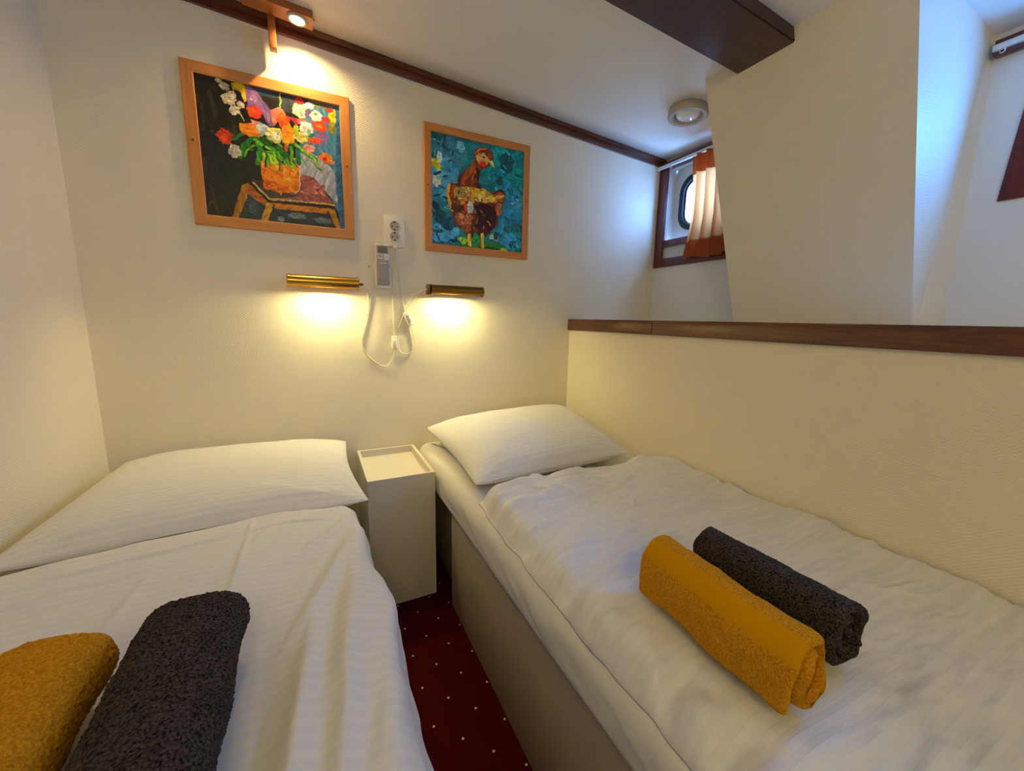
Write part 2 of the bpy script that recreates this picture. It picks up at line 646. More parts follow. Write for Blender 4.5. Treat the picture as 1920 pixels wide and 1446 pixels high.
V = np.zeros((27, 41, 3))
for a, y in enumerate(np.linspace(FY, BY, 27)):
    for b, x in enumerate(np.linspace(LX - 0.05, HX + 0.08, 41)):
        V[a, b] = (x, y, ceil_z(x, y))
me = grid_mesh('ceiling', V)
ceiling = struct(link_mesh('ceiling', me, M_CEIL, smooth=True), 'cream painted ceiling falling gently towards the hull', 'ceiling')
sol = ceiling.modifiers.new('thickness', 'SOLIDIFY')
sol.thickness = 0.05
sol.offset = 1.0

# recess floor behind the low wall and the hull wall with two window openings
struct(box('trim_1', (RX + 0.045, FY, 1.05), (HX, BY, 1.095), M_HULL), 'white shelf behind the brown ledge', 'shelf')
W1 = (1.285, 1.742, 1.452, 1.930)      # y0, y1, z0, z1 of the openings
W2 = (-0.08, 0.435, 1.515, 1.880)
bm = BM()
T = 0.018
for y0, y1, z0, z1 in ((FY, BY, 1.05, W1[2]), (W1[1], BY, W1[2], 2.2), (W2[1], W1[0], W1[2], 2.2), (W1[0], W1[1], W1[3], 2.2),
                       (FY, W2[0], W1[2], 2.2), (W2[0], W2[1], W1[2], W2[2]), (W2[0], W2[1], W2[3], 2.2)):
    add_box(bm, (HX, y0, z0), (HX + T, y1, z1))
struct(obj('wall_right_hull', bm, M_HULL), 'pale hull wall with the windows above the ledge', 'wall')

# leaning pier between the two windows
zt = 2.12
fx = lambda z: 1.717 - 0.353 * (z - 1.095)
bm = BM()
pts = [(fx(1.05), 0), (HX, 0), (HX, 0), (fx(zt), 0)]
lo = [Vector((fx(1.05), 0.587, 1.05)), Vector((HX, 0.550, 1.05)), Vector((HX, 0.550, zt)), Vector((fx(zt), 0.587, zt))]
hi = [Vector((fx(1.05), 1.197, 1.05)), Vector((HX, 1.235, 1.05)), Vector((HX, 1.235, zt)), Vector((fx(zt), 1.197, zt))]
a = [bm.verts.new(p) for p in lo]
b = [bm.verts.new(p) for p in hi]
bm.faces.new(a)
bm.faces.new(b[::-1])
for i in range(4):
    bm.faces.new((a[i], b[i], b[(i + 1) % 4], a[(i + 1) % 4]))
struct(obj('wall_right_pier', bm, M_WALL_PIER), 'leaning cream pier between the two cabin windows', 'wall')

# brown ledge on top of the low wall, in two lengths
bm = BM()
add_box(bm, (RX - 0.014, 1.2030, 1.046), (RX + 0.062, BY, 1.104), 0.003)
add_box(bm, (RX - 0.014, FY, 1.046), (RX + 0.062, 1.2015, 1.104), 0.003)
struct(obj('trim_2', bm, M_MAHOG_Y, autosmooth=40), 'varnished brown wooden ledge on top of the low wall', 'ledge')

# stepped mahogany moulding where the back wall meets the ceiling
bm = BM()
za, zb = ceil_z(LX, BY), ceil_z(HX, BY)
for d0, h0, h1 in ((0.020, -0.044, -0.021), (0.032, -0.021, 0.0)):
    add_poly_prism(bm, [(LX, BY, za + h0), (HX, BY, zb + h0 + 0.006), (HX, BY, zb + h1 + 0.006), (LX, BY, za + h1)], (0, -d0, 0))
struct(obj('trim_3', bm, M_MAHOG_M), 'dark mahogany moulding between the back wall and the ceiling', 'moulding')
bm = BM()
add_poly_prism(bm, [(LX, BY, za - 0.047), (HX, BY, zb - 0.041), (HX, BY, zb - 0.038), (LX, BY, za - 0.044)], (0, -0.008, 0))
struct(obj('trim_5', bm, M_PLAIN), 'thin pale bead under the mahogany moulding', 'moulding')

# deep mahogany beam across the ceiling, dying into the pier
bm = BM()
bz = lambda x: 2.066 - 0.0605 * x
n0, n1 = LX + 0.002, fx(1.975) + 0.006
add_poly_prism(bm, [(n0, 0.880, bz(n0) - 0.007), (n1, 0.880, bz(n1) - 0.007), (n1, 0.880, bz(n1) + 0.06), (n0, 0.880, bz(n0) + 0.06)], (0, 0.193, 0))
bmesh.ops.bevel(bm, geom=list(bm.edges), offset=0.003, segments=2, affect='EDGES')
struct(obj('trim_4', bm, M_MAHOG_X, autosmooth=40), 'wide dark mahogany beam crossing the ceiling to the pier', 'beam')


# ------------------------------------------------------------------ windows
def rounded_rect(cy, cz, w, h, r, x, n=8):
    pts = []
    for qx, qz, a0 in ((1, 1, 0), (-1, 1, PI / 2), (-1, -1, PI), (1, -1, 1.5 * PI)):
        for i in range(n + 1):
            t = a0 + PI / 2 * i / n
            pts.append(Vector((x, cy + qx * (w / 2 - r) + r * math.cos(t), cz + qz * (h / 2 - r) + r * math.sin(t))))
    return pts


def ring_between(bm, outer, inner):
    a = [bm.verts.new(p) for p in outer]
    b = [bm.verts.new(p) for p in inner]
    n = len(a)
    for i in range(n):
        bm.faces.new((a[i], a[(i + 1) % n], b[(i + 1) % n], b[i]))
    return a, b


def extruded_ring(outer, inner, x0, x1):
    bm = BM()
    sh = lambda L, x: [Vector((x, p.y, p.z)) for p in L]
    loops = [sh(outer, x0), sh(outer, x1), sh(inner, x1), sh(inner, x0)]
    vs = [[bm.verts.new(p) for p in L] for L in loops]
    n = len(outer)
    for k in range(4):
        a, b = vs[k], vs[(k + 1) % 4]
        for i in range(n):
            bm.faces.new((a[i], a[(i + 1) % n], b[(i + 1) % n], b[i]))
    return bm


def rect_loop(loop, y0, y1, z0, z1, x):
    """project a rounded loop outwards onto a rectangle, so the two can be bridged"""
    cy, cz = (y0 + y1) / 2, (z0 + z1) / 2
    out = []
    for p in loop:
        dy, dz = p.y - cy, p.z - cz
        s = min(((y1 - y0) / 2) / abs(dy) if abs(dy) > 1e-9 else 1e9, ((z1 - z0) / 2) / abs(dz) if abs(dz) > 1e-9 else 1e9)
        out.append(Vector((x, cy + dy * s, cz + dz * s)))
    return out


def window(name, op, frame, midrail, pc, label, lower=True, lean=0.0, deep=0.056, proud=0.014):
    y0, y1, z0, z1 = op
    fy0, fy1, fz0, fz1 = frame
    w = thing(name, (HX, (y0 + y1) / 2, z0), label, 'window', kind='structure')
    bm = BM()
    p = HX - proud
    add_poly_prism(bm, [(p, y1 - lean, fz0), (p, fy1, fz0), (p, fy1 - lean, fz1), (p, y1 - lean, fz1)], (HX + 0.018 - p, 0, 0))
    add_box(bm, (p, fy0, fz0), (HX + 0.018, y0, fz1), 0.002)
    add_box(bm, (p + 0.0005, y0, fz0), (HX + 0.018, y1, z0), 0.002)
    add_box(bm, (p + 0.0005, y0, z1), (HX + 0.018, y1, fz1), 0.002)
    if midrail:
        add_box(bm, (p + 0.001, y0, midrail[0]), (HX + 0.018, y1, midrail[1]), 0.002)
    obj('frame', bm, M_REDWOOD, w, autosmooth=40)
    # recess boards
    bm = BM()
    add_box(bm, (HX + 0.018, y0 - 0.01, z0 - 0.012), (HX + 0.10, y1 + 0.01, z0))
    add_box(bm, (HX + 0.018, y0 - 0.01, z1), (HX + 0.10, y1 + 0.01, z1 + 0.012))
    add_box(bm, (HX + 0.018, y0 - 0.012, z0), (HX + 0.10, y0, z1))
    add_box(bm, (HX + 0.018, y1, z0), (HX + 0.10, y1 + 0.012, z1))
    obj('reveal', bm, M_PANEL, w)
    if midrail and lower:
        box('lower_panel', (HX + 0.010, y0, z0), (HX + 0.018, y1, midrail[0]), M_PANEL, w)
    cy, cz, pw, ph = pc
    hole = rounded_rect(cy, cz, pw, ph, 0.085, HX + deep)
    zb0 = midrail[1] if midrail else z0
    outer = rect_loop(hole, y0, y1, zb0 - 0.01, z1, HX + deep)
    cc = (y0 + y1) / 2
    obj('panel', extruded_ring(outer, hole, HX + deep, HX + deep + 0.014), M_PANEL, w)
    inn = rounded_rect(cy, cz, pw - 0.042, ph - 0.042, 0.066, 0)
    out = rounded_rect(cy, cz, pw + 0.012, ph + 0.012, 0.090, 0)
    obj('gasket', extruded_ring(out, inn, HX + deep - 0.012, HX + deep + 0.018), M_RUBBER, w, autosmooth=40)
    i2 = rounded_rect(cy, cz, pw - 0.062, ph - 0.062, 0.056, 0)
    obj('metal_rim', extruded_ring(inn, i2, HX + deep, HX + deep + 0.012), M_STEEL, w, autosmooth=40)
    bm = BM()
    add_poly_prism(bm, [Vector((HX + deep + 0.004, q.y, q.z)) for q in i2], (0.004, 0, 0))
    obj('glass', bm, M_GLASS, w)
    return w


window('window_1', W1, (1.236, 1.797, 1.406, 1.945), (1.515, 1.550), (1.535, 1.738, 0.315, 0.275),
       'cabin window in a red-brown frame behind the orange curtain')
window('window_2', W2, (-0.13, 0.484, 1.465, 1.895), None, (0.215, 1.70, 0.37, 0.285),
       'cabin window in a red-brown frame cut by the right edge of the photo', lean=0.027, deep=0.030, proud=0.006)


# ------------------------------------------------------------------ paint layers of the two canvases: kind, colour, points in canvas units, width
FLOWERS = [
('s',(29,25,17),[(0.215,0.227),(0.227,0.191)],0.0155),
('s',(25,25,25),[(0.078,0.255),(0.081,0.201)],0.0117),
('s',(50,48,39),[(0.139,0.352),(0.136,0.266)],0.0137),
('s',(25,25,25),[(0.126,0.761),(0.108,0.681)],0.0152),
('s',(18,22,33),[(0.04,0.927),(0.012,0.838)],0.0158),
('s',(34,29,20),[(0.133,0.387),(0.162,0.323)],0.0082),
('s',(27,23,16),[(0.086,0.419),(0.095,0.379)],0.0134),
('s',(21,21,21),[(0.047,0.299),(0.032,0.237)],0.0097),
('s',(48,46,38),[(0.248,0.356),(0.233,0.314)],0.0147),
('s',(42,40,33),[(0.186,0.657),(0.189,0.591)],0.0174),
('s',(31,27,18),[(0.227,0.645),(0.216,0.548)],0.0166),
('s',(29,25,17),[(0.098,0.199),(0.107,0.116)],0.0107),
('s',(30,29,25),[(0.026,0.333),(0.068,0.265)],0.0089),
('s',(15,18,28),[(0.177,0.668),(0.175,0.615)],0.0128),
('s',(15,19,29),[(0.114,0.536),(0.139,0.484)],0.0137),
('s',(28,25,17),[(0.137,0.654),(0.152,0.614)],0.0135),
('s',(48,46,38),[(0.087,0.613),(0.134,0.554)],0.0135),
('s',(46,44,36),[(0.17,0.467),(0.174,0.39)],0.0169),
('s',(14,18,27),[(0.181,0.611),(0.18,0.545)],0.0115),
('s',(38,36,31),[(0.068,0.684),(0.089,0.658)],0.0082),
('s',(32,28,19),[(0.116,0.307),(0.117,0.236)],0.0087),
('s',(15,19,29),[(0.15,0.127),(0.155,0.035)],0.0082),
('s',(15,19,29),[(0.163,0.222),(0.152,0.153)],0.0107),
('s',(44,42,35),[(0.037,0.082),(0.016,0.039)],0.0167),
('s',(24,24,24),[(0.086,0.107),(0.083,0.019)],0.0082),
('s',(25,25,25),[(0.042,0.629),(0.044,0.589)],0.0108),
('s',(32,30,27),[(0.127,0.53),(0.126,0.462)],0.0145),
('s',(17,21,32),[(0.019,0.275),(0.02,0.208)],0.0163),
('s',(24,24,24),[(0.189,0.328),(0.172,0.243)],0.0081),
('s',(16,20,30),[(0.248,0.66),(0.231,0.575)],0.0083),
('s',(21,21,21),[(0.049,0.467),(0.053,0.42)],0.0134),
('s',(31,30,26),[(0.131,0.937),(0.143,0.903)],0.0144),
('s',(25,25,25),[(0.019,0.627),(-0.001,0.543)],0.0138),
('s',(20,20,20),[(0.086,0.071),(0.087,-0.009)],0.0165),
('s',(14,18,27),[(0.21,0.371),(0.218,0.317)],0.0159),
('s',(32,28,19),[(0.201,0.753),(0.219,0.724)],0.0151),
('s',(50,48,40),[(0.181,0.266),(0.172,0.223)],0.0102),
('s',(47,45,37),[(0.235,0.682),(0.226,0.603)],0.0161),
('s',(42,40,33),[(0.02,0.837),(0.019,0.799)],0.0129),
('s',(22,22,22),[(0.09,0.861),(0.095,0.803)],0.0138),
('p',(60,66,72),[(0.395,1.0),(1.0,1.0),(0.885,0.89),(0.434,0.838)]),
('p',(40,60,95),[(0.371,1.0),(0.493,0.999),(0.541,0.958),(0.441,0.946)]),
('p',(34,32,30),[(0.422,0.941),(0.553,0.941),(0.549,0.859),(0.465,0.832)]),
('p',(120,115,95),[(0.779,0.998),(1.0,0.996),(0.971,0.91),(0.789,0.91)]),
('p',(72,132,165),[(0.749,0.914),(1.0,0.988),(1.0,0.0),(0.943,0.15),(0.835,0.359),(0.674,0.476),(0.684,0.69)]),
('p',(176,180,190),[(0.658,0.572),(0.774,0.581),(0.843,0.551),(0.926,0.478),(0.952,0.212),(0.861,0.289),(0.78,0.386),(0.656,0.386)]),
('p',(45,105,150),[(0.966,0.966),(1.01,0.991),(1.0,0.0),(0.949,0.009),(0.936,0.376)]),
('p',(36,54,62),[(0.193,0.114),(0.26,0.207),(0.445,0.152),(0.898,0.144),(0.959,0.001),(0.569,0.002),(0.185,0.002)]),
('b',(105,120,120),[(0.627,0.076,0.069,0.024)]),
('b',(95,110,112),[(0.823,0.065,0.073,0.024)]),
('b',(60,80,90),[(0.315,0.104,0.032,0.057)]),
('b',(120,135,130),[(0.504,0.038,0.027,0.021)]),
('p',(13,16,24),[(0.008,0.609),(0.224,0.578),(0.363,0.472),(0.304,0.325),(0.169,0.11),(0.067,0.006),(0.003,0.004)]),
('s',(48,44,22),[(0.048,0.226),(0.065,0.149),(0.08,0.029)],0.0083),
('s',(62,58,30),[(0.012,0.06),(0.057,0.121),(0.069,0.041)],0.0047),
('s',(50,50,45),[(0.028,0.42),(0.024,0.288)],0.0094),
('s',(40,38,34),[(0.045,0.795),(0.042,0.617)],0.0117),
('s',(45,44,38),[(0.096,0.883),(0.119,0.737)],0.0154),
('p',(156,86,76),[(0.657,0.415),(0.766,0.399),(0.915,0.204),(0.857,0.207),(0.447,0.188),(0.424,0.233),(0.582,0.244)]),
('b',(190,105,100),[(0.79,0.307,0.057,0.052)]),
('b',(175,95,80),[(0.723,0.369,0.042,0.029)]),
('s',(180,104,96),[(0.668,0.318),(0.679,0.289)],0.01),
('s',(165,88,77),[(0.765,0.258),(0.775,0.22)],0.009),
('s',(179,98,87),[(0.759,0.244),(0.766,0.203)],0.009),
('s',(161,86,75),[(0.845,0.238),(0.879,0.251)],0.0071),
('s',(165,96,89),[(0.57,0.226),(0.578,0.196)],0.0114),
('s',(163,89,80),[(0.682,0.278),(0.73,0.315)],0.0086),
('s',(192,111,103),[(0.719,0.368),(0.75,0.39)],0.0118),
('s',(148,81,72),[(0.784,0.259),(0.841,0.286)],0.011),
('s',(128,68,60),[(0.624,0.247),(0.658,0.261)],0.0118),
('s',(164,90,80),[(0.788,0.336),(0.847,0.344)],0.0075),
('s',(144,78,70),[(0.66,0.326),(0.675,0.296)],0.0112),
('s',(171,93,83),[(0.814,0.315),(0.853,0.27)],0.0066),
('s',(131,70,61),[(0.793,0.309),(0.808,0.276)],0.012),
('s',(145,79,70),[(0.87,0.218),(0.927,0.207)],0.0094),
('s',(202,118,109),[(0.807,0.295),(0.839,0.269)],0.0096),
('s',(150,82,73),[(0.698,0.365),(0.756,0.387)],0.0113),
('s',(206,120,111),[(0.67,0.272),(0.722,0.263)],0.0095),
('s',(187,102,91),[(0.701,0.291),(0.749,0.274)],0.0099),
('p',(66,58,52),[(0.316,0.316),(0.385,0.318),(0.451,0.252),(0.568,0.242),(0.662,0.24),(0.447,0.183),(0.416,0.197)]),
('p',(205,125,25),[(0.452,0.16),(0.863,0.169),(0.861,0.123),(0.469,0.115)]),
('p',(172,98,30),[(0.29,0.288),(0.426,0.156),(0.399,0.128),(0.272,0.209)]),
('b',(195,60,25),[(0.377,0.184,0.019,0.017)]),
('p',(172,112,25),[(0.302,0.29),(0.251,0.261),(0.165,0.006),(0.21,0.001),(0.284,0.197)]),
('p',(205,155,30),[(0.409,0.153),(0.463,0.154),(0.421,0.001),(0.357,0.004)]),
('p',(195,130,30),[(0.86,0.169),(0.914,0.177),(0.959,-0.002),(0.915,0.0)]),
('s',(45,22,10),[(0.855,0.138),(0.922,-0.003)],0.0059),
('s',(40,20,10),[(0.463,0.147),(0.417,0.005)],0.0046),
('s',(215,178,100),[(0.327,0.294),(0.437,0.182),(0.606,0.193),(0.915,0.204)],0.007),
('s',(40,18,10),[(0.302,0.29),(0.426,0.16),(0.578,0.177),(0.756,0.176),(0.914,0.173)],0.0057),
('p',(235,125,15),[(0.387,0.463),(0.465,0.506),(0.668,0.503),(0.651,0.292),(0.623,0.258),(0.509,0.238),(0.42,0.272),(0.392,0.333)]),
('b',(250,160,30),[(0.488,0.455,0.039,0.049)]),
('b',(215,95,10),[(0.427,0.29,0.032,0.035)]),
('b',(250,150,25),[(0.575,0.372,0.054,0.058)]),
('b',(222,105,15),[(0.504,0.275,0.066,0.026)]),
('b',(250,170,40),[(0.633,0.468,0.022,0.058)]),
('s',(235,225,200),[(0.67,0.489),(0.654,0.285),(0.622,0.254)],0.0035),
('s',(221,109,13),[(0.412,0.4),(0.406,0.375)],0.0068),
('s',(204,101,12),[(0.533,0.275),(0.536,0.255)],0.005),
('s',(216,138,33),[(0.457,0.372),(0.453,0.357)],0.0093),
('s',(228,133,23),[(0.484,0.282),(0.489,0.269)],0.0087),
('s',(242,141,25),[(0.516,0.328),(0.51,0.313)],0.005),
('s',(237,117,14),[(0.578,0.452),(0.59,0.431)],0.0099),
('s',(242,141,25),[(0.463,0.385),(0.461,0.358)],0.0065),
('s',(214,109,14),[(0.478,0.323),(0.484,0.304)],0.0068),
('s',(217,110,14),[(0.459,0.316),(0.452,0.287)],0.0098),
('s',(236,152,36),[(0.467,0.416),(0.478,0.412)],0.0094),
('s',(218,127,22),[(0.629,0.456),(0.638,0.435)],0.0094),
('s',(248,123,15),[(0.592,0.411),(0.591,0.395)],0.0057),
('s',(210,122,21),[(0.537,0.386),(0.536,0.361)],0.0054),
('s',(235,116,14),[(0.526,0.395),(0.526,0.368)],0.0104),
('s',(235,150,36),[(0.409,0.45),(0.404,0.427)],0.0099),
('s',(196,97,12),[(0.544,0.44),(0.537,0.409)],0.006),
('s',(231,114,14),[(0.441,0.279),(0.441,0.264)],0.0087),
('s',(243,120,15),[(0.528,0.456),(0.543,0.436)],0.0074),
('s',(251,146,26),[(0.405,0.442),(0.403,0.429)],0.0092),
('s',(228,116,15),[(0.52,0.254),(0.517,0.227)],0.0067),
('s',(255,150,26),[(0.487,0.352),(0.487,0.334)],0.01),
('s',(253,125,16),[(0.654,0.449),(0.649,0.431)],0.0071),
('p',(185,205,30),[(0.398,0.541),(0.506,0.549),(0.514,0.46),(0.411,0.447)]),
('s',(28,120,25),[(0.472,0.624),(0.347,0.618),(0.288,0.552),(0.255,0.465)],0.0171),
('s',(95,180,30),[(0.419,0.586),(0.344,0.563),(0.304,0.522),(0.287,0.471)],0.0078),
('s',(12,60,30),[(0.421,0.62),(0.543,0.521)],0.0235),
('s',(24,140,40),[(0.399,0.561),(0.369,0.439)],0.0168),
('s',(60,165,25),[(0.469,0.576),(0.581,0.479)],0.0132),
('s',(30,110,30),[(0.521,0.586),(0.621,0.494)],0.0174),
('s',(45,150,30),[(0.603,0.659),(0.787,0.54)],0.0177),
('s',(15,110,85),[(0.659,0.586),(0.659,0.494)],0.018),
('s',(120,190,30),[(0.616,0.606),(0.613,0.443)],0.0089),
('s',(150,200,70),[(0.648,0.633),(0.773,0.552),(0.825,0.463)],0.009),
('s',(40,80,40),[(0.745,0.532),(0.828,0.461)],0.0035),
('s',(80,180,35),[(0.435,0.528),(0.461,0.436)],0.0091),
('s',(110,200,40),[(0.543,0.507),(0.566,0.456)],0.0094),
('s',(30,130,60),[(0.224,0.585),(0.326,0.674)],0.0111),
('s',(40,150,50),[(0.523,0.614),(0.474,0.659)],0.0093),
('s',(20,102,35),[(0.425,0.614),(0.47,0.581)],0.0072),
('s',(78,166,43),[(0.373,0.615),(0.415,0.588)],0.0052),
('s',(77,164,43),[(0.371,0.515),(0.376,0.458)],0.0069),
('s',(20,101,35),[(0.408,0.611),(0.441,0.594)],0.0063),
('s',(147,216,63),[(0.361,0.61),(0.409,0.578)],0.0052),
('s',(18,92,32),[(0.415,0.532),(0.471,0.532)],0.0042),
('s',(35,132,35),[(0.41,0.547),(0.465,0.525)],0.0052),
('s',(19,95,33),[(0.588,0.533),(0.606,0.47)],0.0052),
('s',(34,130,34),[(0.502,0.51),(0.527,0.47)],0.0065),
('s',(133,196,57),[(0.449,0.523),(0.47,0.497)],0.0061),
('s',(122,179,52),[(0.507,0.619),(0.551,0.594)],0.0055),
('s',(14,74,46),[(0.528,0.498),(0.521,0.414)],0.0054),
('s',(18,93,32),[(0.353,0.584),(0.391,0.54)],0.004),
('s',(95,200,52),[(0.523,0.549),(0.53,0.496)],0.0058),
('s',(14,77,48),[(0.564,0.544),(0.542,0.462)],0.0053),
('s',(35,132,35),[(0.37,0.6),(0.387,0.553)],0.0057),
('s',(125,183,53),[(0.521,0.485),(0.556,0.461)],0.0047),
('s',(160,235,68),[(0.434,0.576),(0.465,0.555)],0.0054),
('s',(36,136,36),[(0.317,0.556),(0.347,0.533)],0.0072),
('s',(14,75,46),[(0.437,0.517),(0.419,0.428)],0.0062),
('s',(14,75,47),[(0.512,0.491),(0.563,0.463)],0.0045),
('s',(81,172,45),[(0.683,0.543),(0.717,0.475)],0.0059),
('s',(17,90,56),[(0.618,0.496),(0.644,0.46)],0.0056),
('s',(89,189,49),[(0.375,0.589),(0.417,0.586)],0.0074),
('s',(89,188,49),[(0.575,0.517),(0.601,0.451)],0.0044),
('s',(81,171,45),[(0.457,0.574),(0.487,0.5)],0.0041),
('s',(40,151,40),[(0.587,0.611),(0.618,0.596)],0.0076),
('s',(77,163,42),[(0.471,0.489),(0.526,0.445)],0.0044),
('s',(44,168,44),[(0.505,0.516),(0.571,0.488)],0.0051),
('s',(153,225,65),[(0.486,0.546),(0.498,0.464)],0.0072),
('s',(205,190,150),[(0.157,0.987),(0.191,0.946),(0.218,0.876),(0.263,0.81),(0.3,0.734)],0.0042),
('b',(205,190,150),[(0.161,0.976,0.021,0.015)]),
('b',(208,192,150),[(0.193,0.946,0.031,0.026)]),
('b',(215,200,165),[(0.214,0.863,0.048,0.037)]),
('b',(210,195,165),[(0.236,0.9,0.024,0.029)]),
('b',(212,198,165),[(0.248,0.791,0.036,0.032)]),
('b',(212,198,165),[(0.289,0.84,0.024,0.024)]),
('p',(228,192,22),[(0.235,0.98),(0.298,0.99),(0.328,0.976),(0.336,0.887),(0.314,0.859),(0.297,0.929),(0.242,0.936)]),
('p',(142,98,152),[(0.332,0.989),(0.393,0.973),(0.438,0.906),(0.5,0.841),(0.501,0.73),(0.465,0.725),(0.427,0.823),(0.33,0.833)]),
('b',(170,130,175),[(0.377,0.903,0.022,0.027)]),
('b',(175,140,180),[(0.469,0.793,0.01,0.034)]),
('p',(226,135,115),[(0.341,0.757),(0.414,0.747),(0.395,0.706),(0.353,0.71)]),
('b',(236,66,28),[(0.377,0.809,0.052,0.043)]),
('b',(245,90,30),[(0.359,0.814,0.025,0.027)]),
('p',(236,142,118),[(0.482,0.847),(0.537,0.883),(0.569,0.871),(0.599,0.823),(0.546,0.811),(0.506,0.734),(0.491,0.778)]),
('b',(172,192,200),[(0.42,0.694,0.043,0.049)]),
('b',(225,220,190),[(0.396,0.709,0.018,0.019)]),
('b',(250,140,18),[(0.324,0.677,0.055,0.046)]),
('p',(250,140,18),[(0.291,0.686),(0.372,0.717),(0.406,0.633),(0.348,0.632)]),
('b',(200,120,20),[(0.321,0.686,0.01,0.008)]),
('b',(205,52,22),[(0.166,0.595,0.05,0.051)]),
('b',(235,75,25),[(0.16,0.588,0.026,0.027)]),
('b',(230,60,60),[(0.178,0.598,0.008,0.013)]),
('b',(184,178,160),[(0.225,0.502,0.041,0.049)]),
('b',(238,86,22),[(0.571,0.787,0.047,0.053)]),
('b',(245,120,25),[(0.566,0.816,0.024,0.019)]),
('b',(236,226,120),[(0.507,0.673,0.06,0.056)]),
('b',(246,242,205),[(0.51,0.667,0.031,0.028)]),
('b',(170,150,80),[(0.526,0.681,0.008,0.008)]),
('b',(250,150,18),[(0.605,0.704,0.048,0.065)]),
('b',(235,165,20),[(0.582,0.641,0.027,0.028)]),
('b',(236,226,110),[(0.691,0.694,0.055,0.04)]),
('b',(190,180,40),[(0.692,0.703,0.019,0.011)]),
('b',(160,205,40),[(0.658,0.747,0.019,0.037)]),
('p',(205,42,60),[(0.605,0.825),(0.698,0.833),(0.668,0.77)]),
('b',(214,226,184),[(0.701,0.891,0.061,0.053)]),
('b',(235,238,205),[(0.675,0.91,0.027,0.017)]),
('b',(240,240,222),[(0.766,0.943,0.036,0.028)]),
('b',(232,122,108),[(0.706,0.814,0.041,0.025)]),
('b',(242,242,228),[(0.731,0.768,0.05,0.051)]),
('b',(110,190,120),[(0.749,0.739,0.014,0.023)]),
('b',(228,46,28),[(0.693,0.961,0.032,0.025)]),
('b',(112,84,130),[(0.755,0.885,0.025,0.031)]),
('b',(142,102,150),[(0.848,0.732,0.04,0.064)]),
('p',(205,60,80),[(0.766,0.848),(0.899,0.879),(0.811,0.788)]),
('b',(242,240,220),[(0.812,0.873,0.042,0.04)]),
('b',(130,190,80),[(0.809,0.889,0.014,0.011)]),
('b',(240,66,35),[(0.833,0.804,0.054,0.04)]),
('b',(250,130,30),[(0.828,0.803,0.025,0.02)]),
('b',(242,204,30),[(0.935,0.902,0.029,0.058)]),
('b',(226,48,35),[(0.891,0.866,0.028,0.022)]),
('b',(190,50,20),[(0.915,0.944,0.031,0.017)]),
('b',(150,140,52),[(0.927,0.811,0.026,0.044)]),
('b',(236,72,48),[(0.8,0.689,0.036,0.026)]),
('b',(205,110,30),[(0.754,0.68,0.019,0.023)]),
('b',(228,152,130),[(0.742,0.614,0.039,0.035)]),
('b',(245,122,24),[(0.866,0.567,0.049,0.044)]),
('b',(245,140,60),[(0.9,0.547,0.032,0.021)]),
('b',(200,40,20),[(0.857,0.56,0.017,0.012)]),
('s',(155,195,95),[(0.562,0.987),(0.552,0.867)],0.006),
('s',(180,185,150),[(0.826,0.62),(0.852,0.596)],0.0022),
('b',(212,82,60),[(0.577,0.589,0.015,0.025)]),
('s',(25,45,55),[(0.94,0.459),(0.959,0.402),(0.991,0.475),(0.997,0.416)],0.0022),
('s',(25,45,55),[(0.946,0.43),(0.991,0.453)],0.0022),
]
